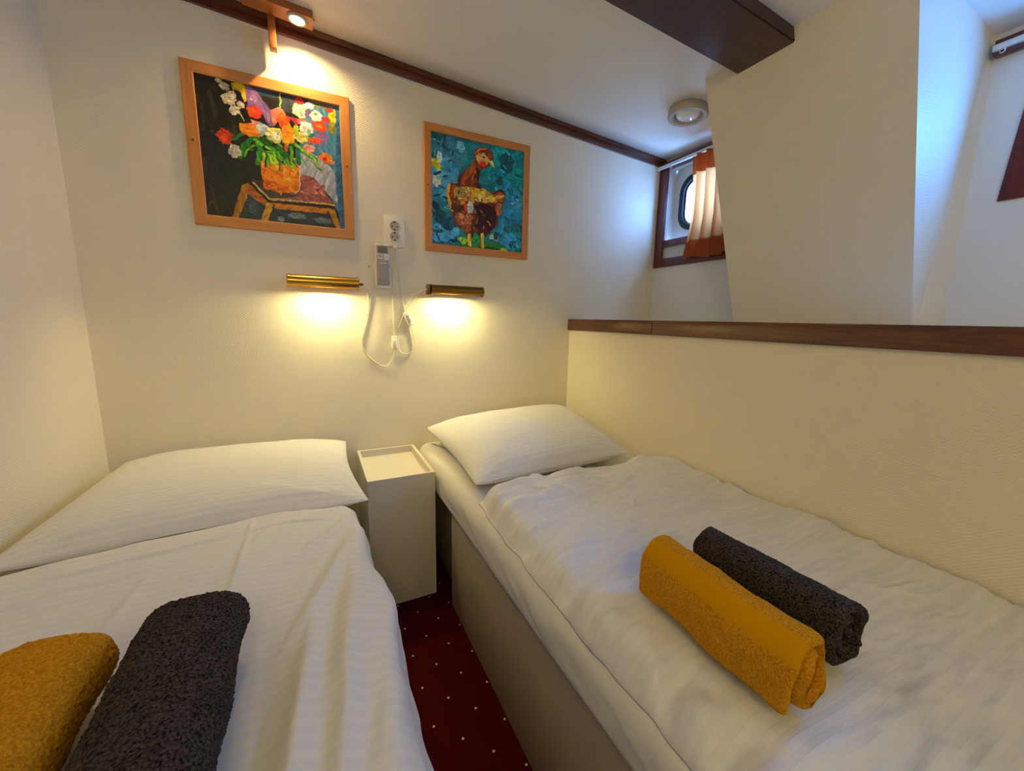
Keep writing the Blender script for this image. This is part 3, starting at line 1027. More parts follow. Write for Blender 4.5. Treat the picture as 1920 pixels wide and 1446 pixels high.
HEN = [
('b',(51,135,174),[(0.205,0.853,0.158,0.127)]),
('b',(72,167,221),[(0.122,0.604,0.158,0.183)]),
('b',(1,154,166),[(0.797,0.792,0.223,0.229)]),
('b',(42,159,210),[(0.841,0.404,0.171,0.264)]),
('b',(71,177,236),[(0.124,0.122,0.149,0.09)]),
('b',(85,169,220),[(0.908,0.498,0.057,0.047)]),
('b',(54,162,222),[(0.882,0.108,0.131,0.074)]),
('b',(7,102,111),[(0.074,0.966,0.094,0.046)]),
('b',(31,99,132),[(0.157,0.864,0.036,0.026)]),
('b',(113,197,232),[(0.301,0.915,0.043,0.048)]),
('b',(13,51,67),[(0.045,0.338,0.042,0.055)]),
('b',(13,72,91),[(0.087,0.273,0.061,0.066)]),
('b',(19,77,112),[(0.172,0.207,0.075,0.056)]),
('b',(12,55,85),[(0.223,0.06,0.044,0.014)]),
('b',(21,63,88),[(0.063,0.136,0.049,0.022)]),
('b',(15,89,105),[(0.794,0.86,0.082,0.09)]),
('b',(27,86,102),[(0.719,0.676,0.034,0.045)]),
('b',(31,115,131),[(0.919,0.247,0.072,0.049)]),
('b',(178,212,194),[(0.67,0.131,0.048,0.036)]),
('b',(20,71,88),[(0.683,0.145,0.028,0.036)]),
('b',(19,86,103),[(0.883,0.083,0.043,0.037)]),
('b',(212,251,241),[(0.092,0.789,0.029,0.047)]),
('b',(219,222,46),[(0.045,0.727,0.041,0.042)]),
('b',(235,235,32),[(0.086,0.693,0.024,0.026)]),
('b',(255,255,203),[(0.063,0.583,0.041,0.059)]),
('b',(255,255,255),[(0.057,0.593,0.014,0.015)]),
('b',(114,198,216),[(0.098,0.621,0.042,0.032)]),
('p',(44,138,50),[(0.261,0.082),(0.416,0.065),(0.713,0.088),(0.843,0.007),(0.605,-0.002),(0.287,0.004)]),
('b',(159,223,37),[(0.325,0.066,0.058,0.032)]),
('b',(31,166,66),[(0.468,0.107,0.04,0.047)]),
('b',(211,223,34),[(0.771,0.019,0.045,0.02)]),
('b',(22,90,39),[(0.604,0.022,0.124,0.017)]),
('s',(27,127,153),[(0.056,0.169),(0.087,0.142)],0.0074),
('s',(27,126,150),[(0.086,0.535),(0.141,0.522)],0.0096),
('s',(66,155,198),[(0.287,0.827),(0.281,0.801)],0.0053),
('s',(94,198,247),[(0.14,0.355),(0.192,0.341)],0.0077),
('s',(12,79,108),[(0.043,0.388),(0.083,0.361)],0.0075),
('s',(11,68,92),[(0.123,0.442),(0.179,0.43)],0.0102),
('s',(74,155,191),[(0.163,0.371),(0.221,0.374)],0.0092),
('s',(83,175,217),[(0.046,0.841),(0.046,0.79)],0.0051),
('s',(15,90,112),[(0.02,0.31),(0.025,0.273)],0.0064),
('s',(10,64,88),[(0.01,0.8),(0.054,0.773)],0.0079),
('s',(12,77,105),[(0.183,0.767),(0.208,0.781)],0.0082),
('s',(85,180,223),[(0.225,0.62),(0.252,0.614)],0.0064),
('s',(28,133,158),[(0.143,0.684),(0.193,0.688)],0.0099),
('s',(73,151,187),[(0.074,0.915),(0.112,0.899)],0.0105),
('s',(73,156,192),[(0.031,0.145),(0.068,0.15)],0.0088),
('s',(15,79,108),[(0.137,0.949),(0.153,0.928)],0.0089),
('s',(81,170,210),[(0.259,0.757),(0.285,0.745)],0.0078),
('s',(14,80,109),[(0.077,0.899),(0.135,0.899)],0.0106),
('s',(15,98,122),[(0.176,0.052),(0.195,0.033)],0.0084),
('s',(10,69,94),[(0.173,0.201),(0.192,0.145)],0.0084),
('s',(75,156,193),[(0.015,0.338),(0.037,0.307)],0.0063),
('s',(91,190,234),[(0.023,0.924),(0.052,0.927)],0.0073),
('s',(9,61,81),[(0.226,0.87),(0.219,0.822)],0.0064),
('s',(10,64,88),[(0.042,0.443),(0.102,0.463)],0.0057),
('s',(71,149,187),[(0.266,0.756),(0.324,0.749)],0.0065),
('s',(82,172,213),[(0.134,0.035),(0.175,0.001)],0.0068),
('s',(10,69,94),[(0.042,0.633),(0.097,0.657)],0.0108),
('s',(14,89,113),[(0.096,0.299),(0.123,0.29)],0.0083),
('s',(60,138,177),[(0.108,0.691),(0.144,0.684)],0.0102),
('s',(16,102,129),[(0.247,0.083),(0.293,0.047)],0.0101),
('s',(16,94,118),[(0.129,0.622),(0.16,0.637)],0.0088),
('s',(81,168,209),[(0.227,0.82),(0.219,0.793)],0.007),
('s',(71,149,187),[(0.212,0.922),(0.228,0.905)],0.0092),
('s',(56,134,172),[(0.04,0.886),(0.086,0.864)],0.0095),
('s',(62,144,186),[(0.233,0.881),(0.266,0.885)],0.011),
('s',(73,151,188),[(0.284,0.742),(0.303,0.719)],0.0053),
('s',(59,137,176),[(0.125,0.953),(0.103,0.897)],0.0097),
('s',(15,91,115),[(0.142,0.842),(0.176,0.845)],0.0056),
('s',(15,96,120),[(0.115,0.036),(0.167,0.037)],0.0071),
('s',(77,162,201),[(0.131,0.711),(0.162,0.671)],0.0057),
('s',(67,158,202),[(0.04,0.786),(0.06,0.763)],0.0051),
('s',(31,142,170),[(0.007,0.261),(0.045,0.254)],0.0059),
('s',(17,115,143),[(0.204,0.243),(0.193,0.212)],0.0103),
('s',(11,65,89),[(0.128,0.912),(0.137,0.875)],0.0103),
('s',(12,78,105),[(0.059,0.105),(0.08,0.054)],0.0096),
('s',(15,87,100),[(0.935,0.294),(0.979,0.264)],0.011),
('s',(0,126,142),[(0.925,0.162),(0.972,0.14)],0.0093),
('s',(40,157,202),[(0.669,0.614),(0.676,0.569)],0.0069),
('s',(0,135,153),[(0.731,0.59),(0.775,0.571)],0.0082),
('s',(17,101,117),[(0.863,0.565),(0.93,0.55)],0.0115),
('s',(0,126,142),[(0.836,0.567),(0.883,0.528)],0.0123),
('s',(51,189,245),[(0.868,0.54),(0.9,0.499)],0.0103),
('s',(17,102,119),[(0.892,0.551),(0.9,0.515)],0.0096),
('s',(18,113,131),[(0.812,0.612),(0.842,0.585)],0.0113),
('s',(48,188,243),[(0.867,0.097),(0.928,0.08)],0.0078),
('s',(0,118,134),[(0.634,0.106),(0.665,0.102)],0.0075),
('s',(48,183,237),[(0.959,0.67),(0.968,0.641)],0.0098),
('s',(4,149,166),[(0.892,0.783),(0.931,0.738)],0.0093),
('s',(74,206,251),[(0.793,0.961),(0.817,0.937)],0.0106),
('s',(73,200,247),[(0.737,0.777),(0.763,0.761)],0.0122),
('s',(0,110,125),[(0.78,0.227),(0.824,0.205)],0.0126),
('s',(5,141,156),[(0.705,0.97),(0.729,0.957)],0.0068),
('s',(6,185,203),[(0.728,0.769),(0.773,0.732)],0.0073),
('s',(0,114,130),[(0.724,0.75),(0.785,0.739)],0.0086),
('s',(38,149,194),[(0.625,0.876),(0.656,0.864)],0.0058),
('s',(48,183,237),[(0.84,0.569),(0.895,0.552)],0.0089),
('s',(64,176,217),[(0.76,0.824),(0.782,0.806)],0.0093),
('s',(7,178,196),[(0.972,0.429),(1.013,0.41)],0.0091),
('s',(6,175,193),[(0.565,0.771),(0.522,0.728)],0.006),
('s',(6,153,170),[(0.825,0.557),(0.827,0.531)],0.0124),
('s',(3,141,156),[(0.879,0.634),(0.911,0.623)],0.0103),
('s',(72,199,246),[(0.677,0.605),(0.707,0.567)],0.0106),
('s',(0,115,130),[(0.754,0.65),(0.772,0.614)],0.0094),
('s',(69,189,234),[(0.929,0.086),(0.946,0.054)],0.0101),
('s',(14,88,103),[(0.864,0.322),(0.893,0.308)],0.0085),
('s',(3,141,156),[(0.705,0.924),(0.683,0.863)],0.0077),
('s',(5,143,158),[(0.845,0.585),(0.848,0.54)],0.0128),
('s',(51,192,247),[(0.987,0.623),(1.026,0.596)],0.0094),
('s',(17,106,125),[(0.854,0.621),(0.875,0.563)],0.0092),
('s',(5,160,176),[(0.88,0.21),(0.927,0.199)],0.0089),
('s',(64,176,217),[(0.882,0.076),(0.886,0.021)],0.01),
('s',(16,103,120),[(0.882,0.102),(0.869,0.047)],0.0089),
('s',(49,187,242),[(0.751,0.294),(0.761,0.236)],0.006),
('s',(6,154,171),[(0.989,0.308),(1.063,0.309)],0.0102),
('s',(15,90,105),[(0.897,0.758),(0.966,0.751)],0.0116),
('s',(6,153,168),[(0.72,0.746),(0.755,0.737)],0.0118),
('s',(16,100,116),[(0.782,0.342),(0.808,0.325)],0.0106),
('s',(0,111,126),[(0.673,0.725),(0.696,0.707)],0.0107),
('s',(37,147,190),[(0.894,0.627),(0.93,0.59)],0.0095),
('s',(69,188,230),[(0.591,0.695),(0.609,0.677)],0.007),
('p',(123,57,22),[(0.165,0.536),(0.207,0.581),(0.268,0.587),(0.406,0.566),(0.51,0.567),(0.616,0.539),(0.675,0.579),(0.757,0.596),(0.792,0.562),(0.768,0.476),(0.717,0.351),(0.687,0.241),(0.614,0.166),(0.52,0.137),(0.466,0.167),(0.389,0.126),(0.311,0.168),(0.234,0.226),(0.196,0.333),(0.156,0.459)]),
('p',(127,56,22),[(0.451,0.903),(0.5,0.943),(0.578,0.95),(0.644,0.92),(0.646,0.854),(0.57,0.767),(0.505,0.739),(0.497,0.649),(0.516,0.564),(0.407,0.561),(0.266,0.559),(0.277,0.643),(0.353,0.711),(0.428,0.79)]),
('s',(181,84,27),[(0.441,0.771),(0.379,0.683),(0.305,0.604)],0.0259),
('s',(76,28,14),[(0.48,0.734),(0.456,0.641),(0.497,0.57)],0.0262),
('s',(82,33,15),[(0.304,0.658),(0.281,0.567)],0.0126),
('s',(195,103,36),[(0.454,0.729),(0.418,0.635)],0.0091),
('p',(221,173,56),[(0.231,0.548),(0.406,0.575),(0.562,0.568),(0.65,0.527),(0.752,0.538),(0.686,0.464),(0.46,0.446),(0.41,0.398),(0.308,0.4),(0.232,0.449)]),
('b',(153,153,93),[(0.306,0.511,0.05,0.044)]),
('b',(192,125,50),[(0.382,0.506,0.033,0.056)]),
('b',(255,223,49),[(0.511,0.527,0.066,0.045)]),
('b',(255,199,80),[(0.578,0.481,0.073,0.027)]),
('b',(255,255,202),[(0.488,0.473,0.039,0.018)]),
('b',(133,83,32),[(0.258,0.409,0.037,0.056)]),
('s',(255,184,50),[(0.189,0.562),(0.168,0.483),(0.193,0.399),(0.215,0.336)],0.0136),
('s',(197,80,22),[(0.231,0.558),(0.208,0.467)],0.0125),
('p',(59,22,14),[(0.435,0.402),(0.513,0.443),(0.646,0.434),(0.696,0.383),(0.685,0.276),(0.607,0.162),(0.52,0.16),(0.452,0.221),(0.463,0.315)]),
('b',(44,17,14),[(0.541,0.361,0.08,0.069)]),
('b',(183,107,56),[(0.335,0.274,0.092,0.071)]),
('b',(222,138,78),[(0.335,0.291,0.051,0.028)]),
('b',(90,36,20),[(0.283,0.357,0.076,0.034)]),
('b',(209,232,236),[(0.4,0.383,0.036,0.052)]),
('b',(218,66,23),[(0.352,0.39,0.018,0.056)]),
('p',(197,104,37),[(0.636,0.536),(0.709,0.594),(0.781,0.571),(0.757,0.474),(0.678,0.497)]),
('s',(76,28,14),[(0.656,0.545),(0.723,0.591),(0.779,0.559)],0.0082),
('s',(255,180,79),[(0.658,0.505),(0.766,0.54)],0.0109),
('b',(193,109,51),[(0.715,0.41,0.038,0.058)]),
('s',(184,98,38),[(0.322,0.338),(0.347,0.322)],0.0079),
('s',(66,25,15),[(0.454,0.354),(0.452,0.334)],0.0065),
('s',(70,26,16),[(0.415,0.21),(0.43,0.177)],0.007),
('s',(142,65,23),[(0.522,0.475),(0.524,0.459)],0.0073),
('s',(76,28,16),[(0.699,0.315),(0.698,0.28)],0.0048),
('s',(139,64,23),[(0.466,0.486),(0.487,0.464)],0.0078),
('s',(197,106,40),[(0.515,0.371),(0.532,0.355)],0.0086),
('s',(249,155,80),[(0.568,0.544),(0.576,0.511)],0.0067),
('s',(178,94,36),[(0.593,0.527),(0.595,0.505)],0.007),
('s',(80,33,12),[(0.461,0.447),(0.477,0.439)],0.0059),
('s',(211,130,65),[(0.419,0.539),(0.443,0.531)],0.0079),
('s',(105,45,18),[(0.233,0.301),(0.247,0.292)],0.0051),
('s',(104,43,17),[(0.338,0.276),(0.336,0.252)],0.0056),
('s',(233,145,74),[(0.449,0.367),(0.464,0.342)],0.0044),
('s',(143,68,26),[(0.342,0.301),(0.359,0.282)],0.0063),
('s',(142,65,23),[(0.541,0.33),(0.561,0.332)],0.0072),
('s',(204,108,40),[(0.388,0.275),(0.396,0.26)],0.005),
('s',(129,60,21),[(0.447,0.334),(0.46,0.316)],0.0074),
('s',(233,145,74),[(0.671,0.516),(0.685,0.485)],0.0047),
('s',(129,60,21),[(0.473,0.311),(0.488,0.295)],0.006),
('s',(81,34,12),[(0.368,0.437),(0.373,0.403)],0.0072),
('s',(154,82,31),[(0.311,0.326),(0.33,0.314)],0.0081),
('s',(196,104,40),[(0.368,0.215),(0.393,0.211)],0.0055),
('s',(140,65,23),[(0.261,0.438),(0.288,0.42)],0.0066),
('s',(73,28,16),[(0.352,0.332),(0.349,0.311)],0.0078),
('s',(252,156,81),[(0.315,0.248),(0.325,0.216)],0.0063),
('s',(104,43,17),[(0.255,0.458),(0.241,0.432)],0.0077),
('s',(180,96,37),[(0.611,0.547),(0.617,0.526)],0.006),
('s',(131,60,21),[(0.379,0.474),(0.379,0.441)],0.0044),
('s',(103,41,17),[(0.321,0.456),(0.35,0.436)],0.0039),
('s',(223,139,71),[(0.551,0.227),(0.551,0.204)],0.0043),
('s',(80,33,12),[(0.372,0.223),(0.383,0.19)],0.0041),
('s',(67,25,15),[(0.597,0.391),(0.61,0.379)],0.0068),
('s',(158,85,32),[(0.389,0.503),(0.399,0.483)],0.0039),
('s',(213,132,66),[(0.606,0.265),(0.622,0.244)],0.0079),
('s',(70,26,16),[(0.543,0.42),(0.555,0.4)],0.0055),
('s',(192,120,62),[(0.738,0.456),(0.74,0.434)],0.0062),
('s',(162,76,28),[(0.432,0.204),(0.447,0.17)],0.0065),
('s',(69,27,15),[(0.589,0.197),(0.605,0.173)],0.0076),
('s',(178,94,36),[(0.504,0.56),(0.537,0.559)],0.005),
('s',(170,89,34),[(0.408,0.358),(0.432,0.349)],0.0078),
('s',(145,69,25),[(0.203,0.505),(0.221,0.487)],0.0072),
('s',(181,97,37),[(0.48,0.284),(0.469,0.247)],0.008),
('s',(92,38,14),[(0.288,0.535),(0.282,0.498)],0.0069),
('s',(105,45,18),[(0.534,0.19),(0.563,0.194)],0.006),
('s',(233,145,74),[(0.587,0.28),(0.614,0.262)],0.0048),
('s',(185,143,58),[(0.356,0.541),(0.373,0.54)],0.0051),
('s',(255,196,70),[(0.495,0.522),(0.523,0.508)],0.0083),
('s',(255,224,133),[(0.368,0.516),(0.396,0.5)],0.0066),
('s',(169,132,52),[(0.571,0.511),(0.585,0.499)],0.0084),
('s',(188,144,59),[(0.384,0.448),(0.405,0.448)],0.0058),
('s',(255,184,67),[(0.32,0.503),(0.331,0.475)],0.0059),
('s',(252,192,60),[(0.56,0.477),(0.571,0.465)],0.0061),
('s',(227,124,56),[(0.331,0.484),(0.346,0.462)],0.0079),
('s',(215,163,50),[(0.291,0.537),(0.316,0.526)],0.0079),
('s',(255,236,86),[(0.382,0.558),(0.388,0.538)],0.0082),
('s',(225,171,54),[(0.546,0.455),(0.572,0.449)],0.0068),
('s',(164,127,52),[(0.32,0.46),(0.337,0.446)],0.0073),
('s',(214,162,51),[(0.417,0.521),(0.415,0.498)],0.0042),
('s',(239,205,52),[(0.604,0.501),(0.616,0.469)],0.0064),
('s',(165,128,51),[(0.302,0.464),(0.335,0.45)],0.0058),
('s',(250,138,61),[(0.48,0.543),(0.508,0.548)],0.0078),
('s',(230,174,56),[(0.365,0.52),(0.395,0.507)],0.0078),
('s',(232,129,58),[(0.393,0.545),(0.413,0.529)],0.0074),
('s',(230,174,56),[(0.607,0.518),(0.635,0.499)],0.0071),
('s',(254,216,54),[(0.636,0.498),(0.665,0.482)],0.0079),
('s',(210,159,50),[(0.432,0.49),(0.456,0.475)],0.008),
('s',(217,119,53),[(0.324,0.45),(0.353,0.45)],0.0056),
('s',(204,157,63),[(0.319,0.454),(0.349,0.444)],0.0063),
('s',(205,158,64),[(0.57,0.539),(0.591,0.515)],0.0061),
('s',(255,228,83),[(0.298,0.458),(0.314,0.454)],0.0061),
('s',(255,247,145),[(0.506,0.521),(0.514,0.492)],0.0075),
('s',(179,137,54),[(0.59,0.524),(0.621,0.538)],0.0078),
('s',(230,174,56),[(0.325,0.412),(0.344,0.421)],0.0077),
('s',(255,215,77),[(0.369,0.402),(0.391,0.385)],0.0061),
('s',(236,179,56),[(0.593,0.518),(0.61,0.512)],0.0054),
('s',(255,255,153),[(0.353,0.528),(0.368,0.523)],0.0079),
('s',(255,255,66),[(0.627,0.509),(0.663,0.499)],0.007),
('s',(238,181,56),[(0.455,0.552),(0.483,0.541)],0.0067),
('s',(255,232,139),[(0.573,0.492),(0.597,0.495)],0.0077),
('s',(255,230,84),[(0.421,0.54),(0.437,0.522)],0.0076),
('s',(255,227,83),[(0.527,0.505),(0.558,0.509)],0.0085),
('s',(210,115,52),[(0.3,0.444),(0.33,0.445)],0.0079),
('s',(205,112,50),[(0.439,0.474),(0.476,0.488)],0.0056),
('s',(255,231,58),[(0.608,0.511),(0.645,0.518)],0.0079),
('s',(255,206,65),[(0.379,0.495),(0.395,0.492)],0.0059),
('s',(199,92,28),[(0.46,0.656),(0.437,0.625)],0.0067),
('s',(188,97,37),[(0.49,0.764),(0.508,0.753)],0.0068),
('s',(134,60,18),[(0.53,0.833),(0.505,0.799)],0.0044),
('s',(134,60,18),[(0.4,0.585),(0.374,0.584)],0.0059),
('s',(206,95,29),[(0.369,0.719),(0.357,0.68)],0.0049),
('s',(215,110,41),[(0.395,0.703),(0.391,0.677)],0.0035),
('s',(143,64,20),[(0.554,0.842),(0.539,0.803)],0.0073),
('s',(122,54,17),[(0.451,0.642),(0.472,0.628)],0.0074),
('s',(151,67,21),[(0.458,0.6),(0.468,0.574)],0.0048),
('s',(157,73,22),[(0.486,0.794),(0.455,0.78)],0.006),
('s',(196,91,28),[(0.492,0.784),(0.485,0.764)],0.0049),
('s',(220,115,45),[(0.455,0.831),(0.427,0.811)],0.0048),
('s',(123,54,18),[(0.528,0.842),(0.538,0.815)],0.0068),
('s',(136,61,19),[(0.381,0.689),(0.374,0.672)],0.0063),
('s',(141,63,19),[(0.467,0.707),(0.446,0.69)],0.0069),
('s',(153,69,21),[(0.468,0.64),(0.458,0.615)],0.0069),
('s',(143,64,20),[(0.381,0.61),(0.348,0.579)],0.0056),
('s',(195,100,39),[(0.328,0.603),(0.338,0.568)],0.0037),
('b',(209,232,236),[(0.4,0.383,0.031,0.045)]),
('b',(93,36,15),[(0.395,0.139,0.047,0.035)]),
('b',(76,28,14),[(0.54,0.157,0.056,0.033)]),
('b',(164,88,46),[(0.362,0.186,0.052,0.034)]),
('b',(145,58,23),[(0.542,0.913,0.08,0.035)]),
('s',(255,121,55),[(0.451,0.881),(0.501,0.929),(0.578,0.945)],0.0064),
('b',(255,196,112),[(0.531,0.843,0.07,0.05)]),
('b',(255,41,35),[(0.536,0.797,0.034,0.029)]),
('b',(181,80,38),[(0.609,0.88,0.021,0.033)]),
('b',(255,230,122),[(0.546,0.865,0.028,0.022)]),
('b',(255,151,67),[(0.546,0.865,0.018,0.014)]),
('b',(59,26,12),[(0.549,0.866,0.01,0.009)]),
('p',(255,255,138),[(0.597,0.833),(0.633,0.854),(0.666,0.788),(0.632,0.796)]),
('s',(177,126,42),[(0.61,0.83),(0.655,0.791)],0.0027),
('s',(255,201,29),[(0.389,0.126),(0.401,0.034)],0.0157),
('s',(255,201,29),[(0.533,0.144),(0.539,0.032)],0.0162),
('s',(228,109,18),[(0.408,0.123),(0.419,0.042)],0.0039),
]


# ------------------------------------------------------------------ curtains and rails
def rail(label, y0, y1, z, x, hooks, hook_y, below=0.0):
    r = thing('curtain_rail', (x, (y0 + y1) / 2, z), label, 'curtain rail', 'curtain rails over the windows')
    bm = BM()
    add_box(bm, (x, y0, z - below), (HX, y1, z + 0.020), 0.002)
    obj('batten', bm, M_REDWOOD, r, autosmooth=40)
    bm = BM()
    add_box(bm, (x - 0.012, y0, z - 0.012), (x + 0.004, y1, z + 0.004), 0.002)
    obj('track', bm, M_RAIL, r, autosmooth=40)
    for k in range(hooks):
        bm = BM()
        c = Vector((x - 0.008, hook_y - k * 0.02, z - 0.017))
        ring = [c + Vector((0, math.cos(t) * 0.0055, math.sin(t) * 0.0055)) for t in [2 * PI * i / 20 for i in range(19)]]
        add_tube(bm, ring, 0.0017, 8)
        obj('hook', bm, M_RAIL, r, smooth=True)
    return r


rail('white curtain rail on a brown batten above the orange curtain', 1.240, 1.797, 1.940, 1.785, 1, 1.70)
rail('white curtain rail with a hook at the right edge beside the pier', -0.13, 0.546, 1.888, 1.790, 1, 0.526, 0.022)

CUR_TOP, CUR_BOT = 1.925, 1.428
curtain = thing('curtain', (1.768, 1.42, CUR_TOP), 'orange and cream curtain hanging half across the small window', 'curtain')


def curtain_strip(z0, z1, push, nz):
    zz = np.linspace(z1, z0, nz)
    uu = np.linspace(0, 1, 121)
    U, Z = np.meshgrid(uu, zz)
    f = (CUR_TOP - Z) / (CUR_TOP - CUR_BOT)
    yl = 1.553 - 0.020 * np.sin(f * PI * 0.9) + 0.022 * np.maximum(0, f - 0.62) / 0.38
    yr = 1.262 - 0.012 * f
    Y = yl + (yr - yl) * U
    ph = U * 2 * PI * 5.0 + 0.5 * np.sin(f * 2.0 + U * 3)
    X = 1.766 + (0.013 + 0.007 * f) * np.sin(ph) + 0.004 * np.sin(ph * 2.1 + 1) - push
    Y = Y + 0.007 * np.cos(ph) * f
    Zw = Z + 0.006 * np.sin(U * 9) * f * (f > 0.9)
    P = np.stack([X, Y, Zw], -1)
    UV = np.stack([U * 0.5, Z], -1)
    return grid_mesh('cloth', P, UV)


def sheet(name, me, mat, parent, th=0.0012):
    o = link_mesh(name, me, mat, parent, smooth=True)
    s = o.modifiers.new('thickness', 'SOLIDIFY')
    s.thickness = th
    s.offset = 0
    return o


sheet('cloth', curtain_strip(1.510, 1.838, 0, 40), M_CURT, curtain)
tag(sheet('heading', curtain_strip(1.838, CUR_TOP, 0, 14), M_CURT_H, curtain), 'rust band along the top')
tag(sheet('hem', curtain_strip(CUR_BOT, 1.510, 0, 14), M_CURT_H, curtain), 'rust band along the bottom')


# ------------------------------------------------------------------ ceiling lamps
lz = ceil_z(1.50, 1.36)
lamp = thing('ceiling_lamp', (1.500, 1.360, lz), 'round unlit lamp with a glass lens on the ceiling beside the pier', 'ceiling lamp')
n = Vector((0.07, 0, 1)).normalized()
c = Vector((1.500, 1.360, lz))
bm = BM()
add_lathe(bm, c, -n, [(0.066, -0.004), (0.078, -0.002), (0.082, 0.004), (0.082, 0.030), (0.078, 0.034), (0.064, 0.033), (0.058, 0.026), (0.056, 0.012), (0.0, 0.008)], 56)
obj('housing', bm, M_LAMPRING, lamp, autosmooth=35)
bm = BM()
add_lathe(bm, c, -n, [(0.0, 0.040), (0.020, 0.0385), (0.036, 0.034), (0.047, 0.027), (0.052, 0.018), (0.052, 0.012), (0.0, 0.011)], 48)
obj('lens', bm, M_LAMPGLASS, lamp, smooth=True)

spot = thing('spotlight_box', (-0.045, 1.705, 2.082), 'brown wooden spotlight box on the ceiling above the flower painting, lit', 'spotlight')
bm = BM()
zc = lambda x: ceil_z(x, 1.7) + 0.004
add_poly_prism(bm, [(-0.160, 1.672, zc(-0.16)), (-0.146, 1.672, zc(-0.146) - 0.026), (0.060, 1.672, zc(0.06) - 0.028), (0.060, 1.672, zc(0.06))], (0, 0.066, 0))
add_poly_prism(bm, [(-0.42, 1.680, zc(-0.42)), (-0.42, 1.680, zc(-0.42) - 0.018), (-0.145, 1.680, zc(-0.145) - 0.018), (-0.145, 1.680, zc(-0.145))], (0, 0.05, 0))
obj('box', bm, M_TEAK, spot)
zl = zc(0.015) - 0.028
bm = BM()
dn = Vector((0.065, 0, 1)).normalized()
lc = Vector((0.012, 1.705, zl))
add_lathe(bm, lc, -dn, [(0.021, -0.004), (0.0305, -0.002), (0.0315, 0.002), (0.029, 0.005), (0.0235, 0.005), (0.0215, 0.0015)], 48, closed=True)
obj('ring', bm, M_LAMPRING, spot, autosmooth=40)
bm = BM()
add_lathe(bm, lc, -dn, [(0.0, 0.003), (0.0225, 0.0028), (0.0225, -0.001), (0.0, -0.001)], 40)
obj('lens', bm, M_SPOTLENS, spot)
bm = BM()
add_box(bm, (0.0595, 1.700, zl + 0.010), (0.0665, 1.704, zl + 0.014), 0.001)
obj('screw', bm, M_BRASS_D, spot)
box('bracket', (-0.077, 1.735, 1.992), (-0.055, 1.767, zl + 0.006), M_TEAK, spot, 0.002)
d = bpy.data.lights.new('spotlight_beam', 'SPOT')
d.energy = 13.0
d.color = (1.0, 0.69, 0.31)
d.spot_size = math.radians(154)
d.spot_blend = 1.0
d.shadow_soft_size = 0.005
o = bpy.data.objects.new('spotlight_beam', d)
COL.objects.link(o)
o.parent = spot
o.location = (lc - Vector((0, 0, 0.012))) - WORLD_LOC[spot]


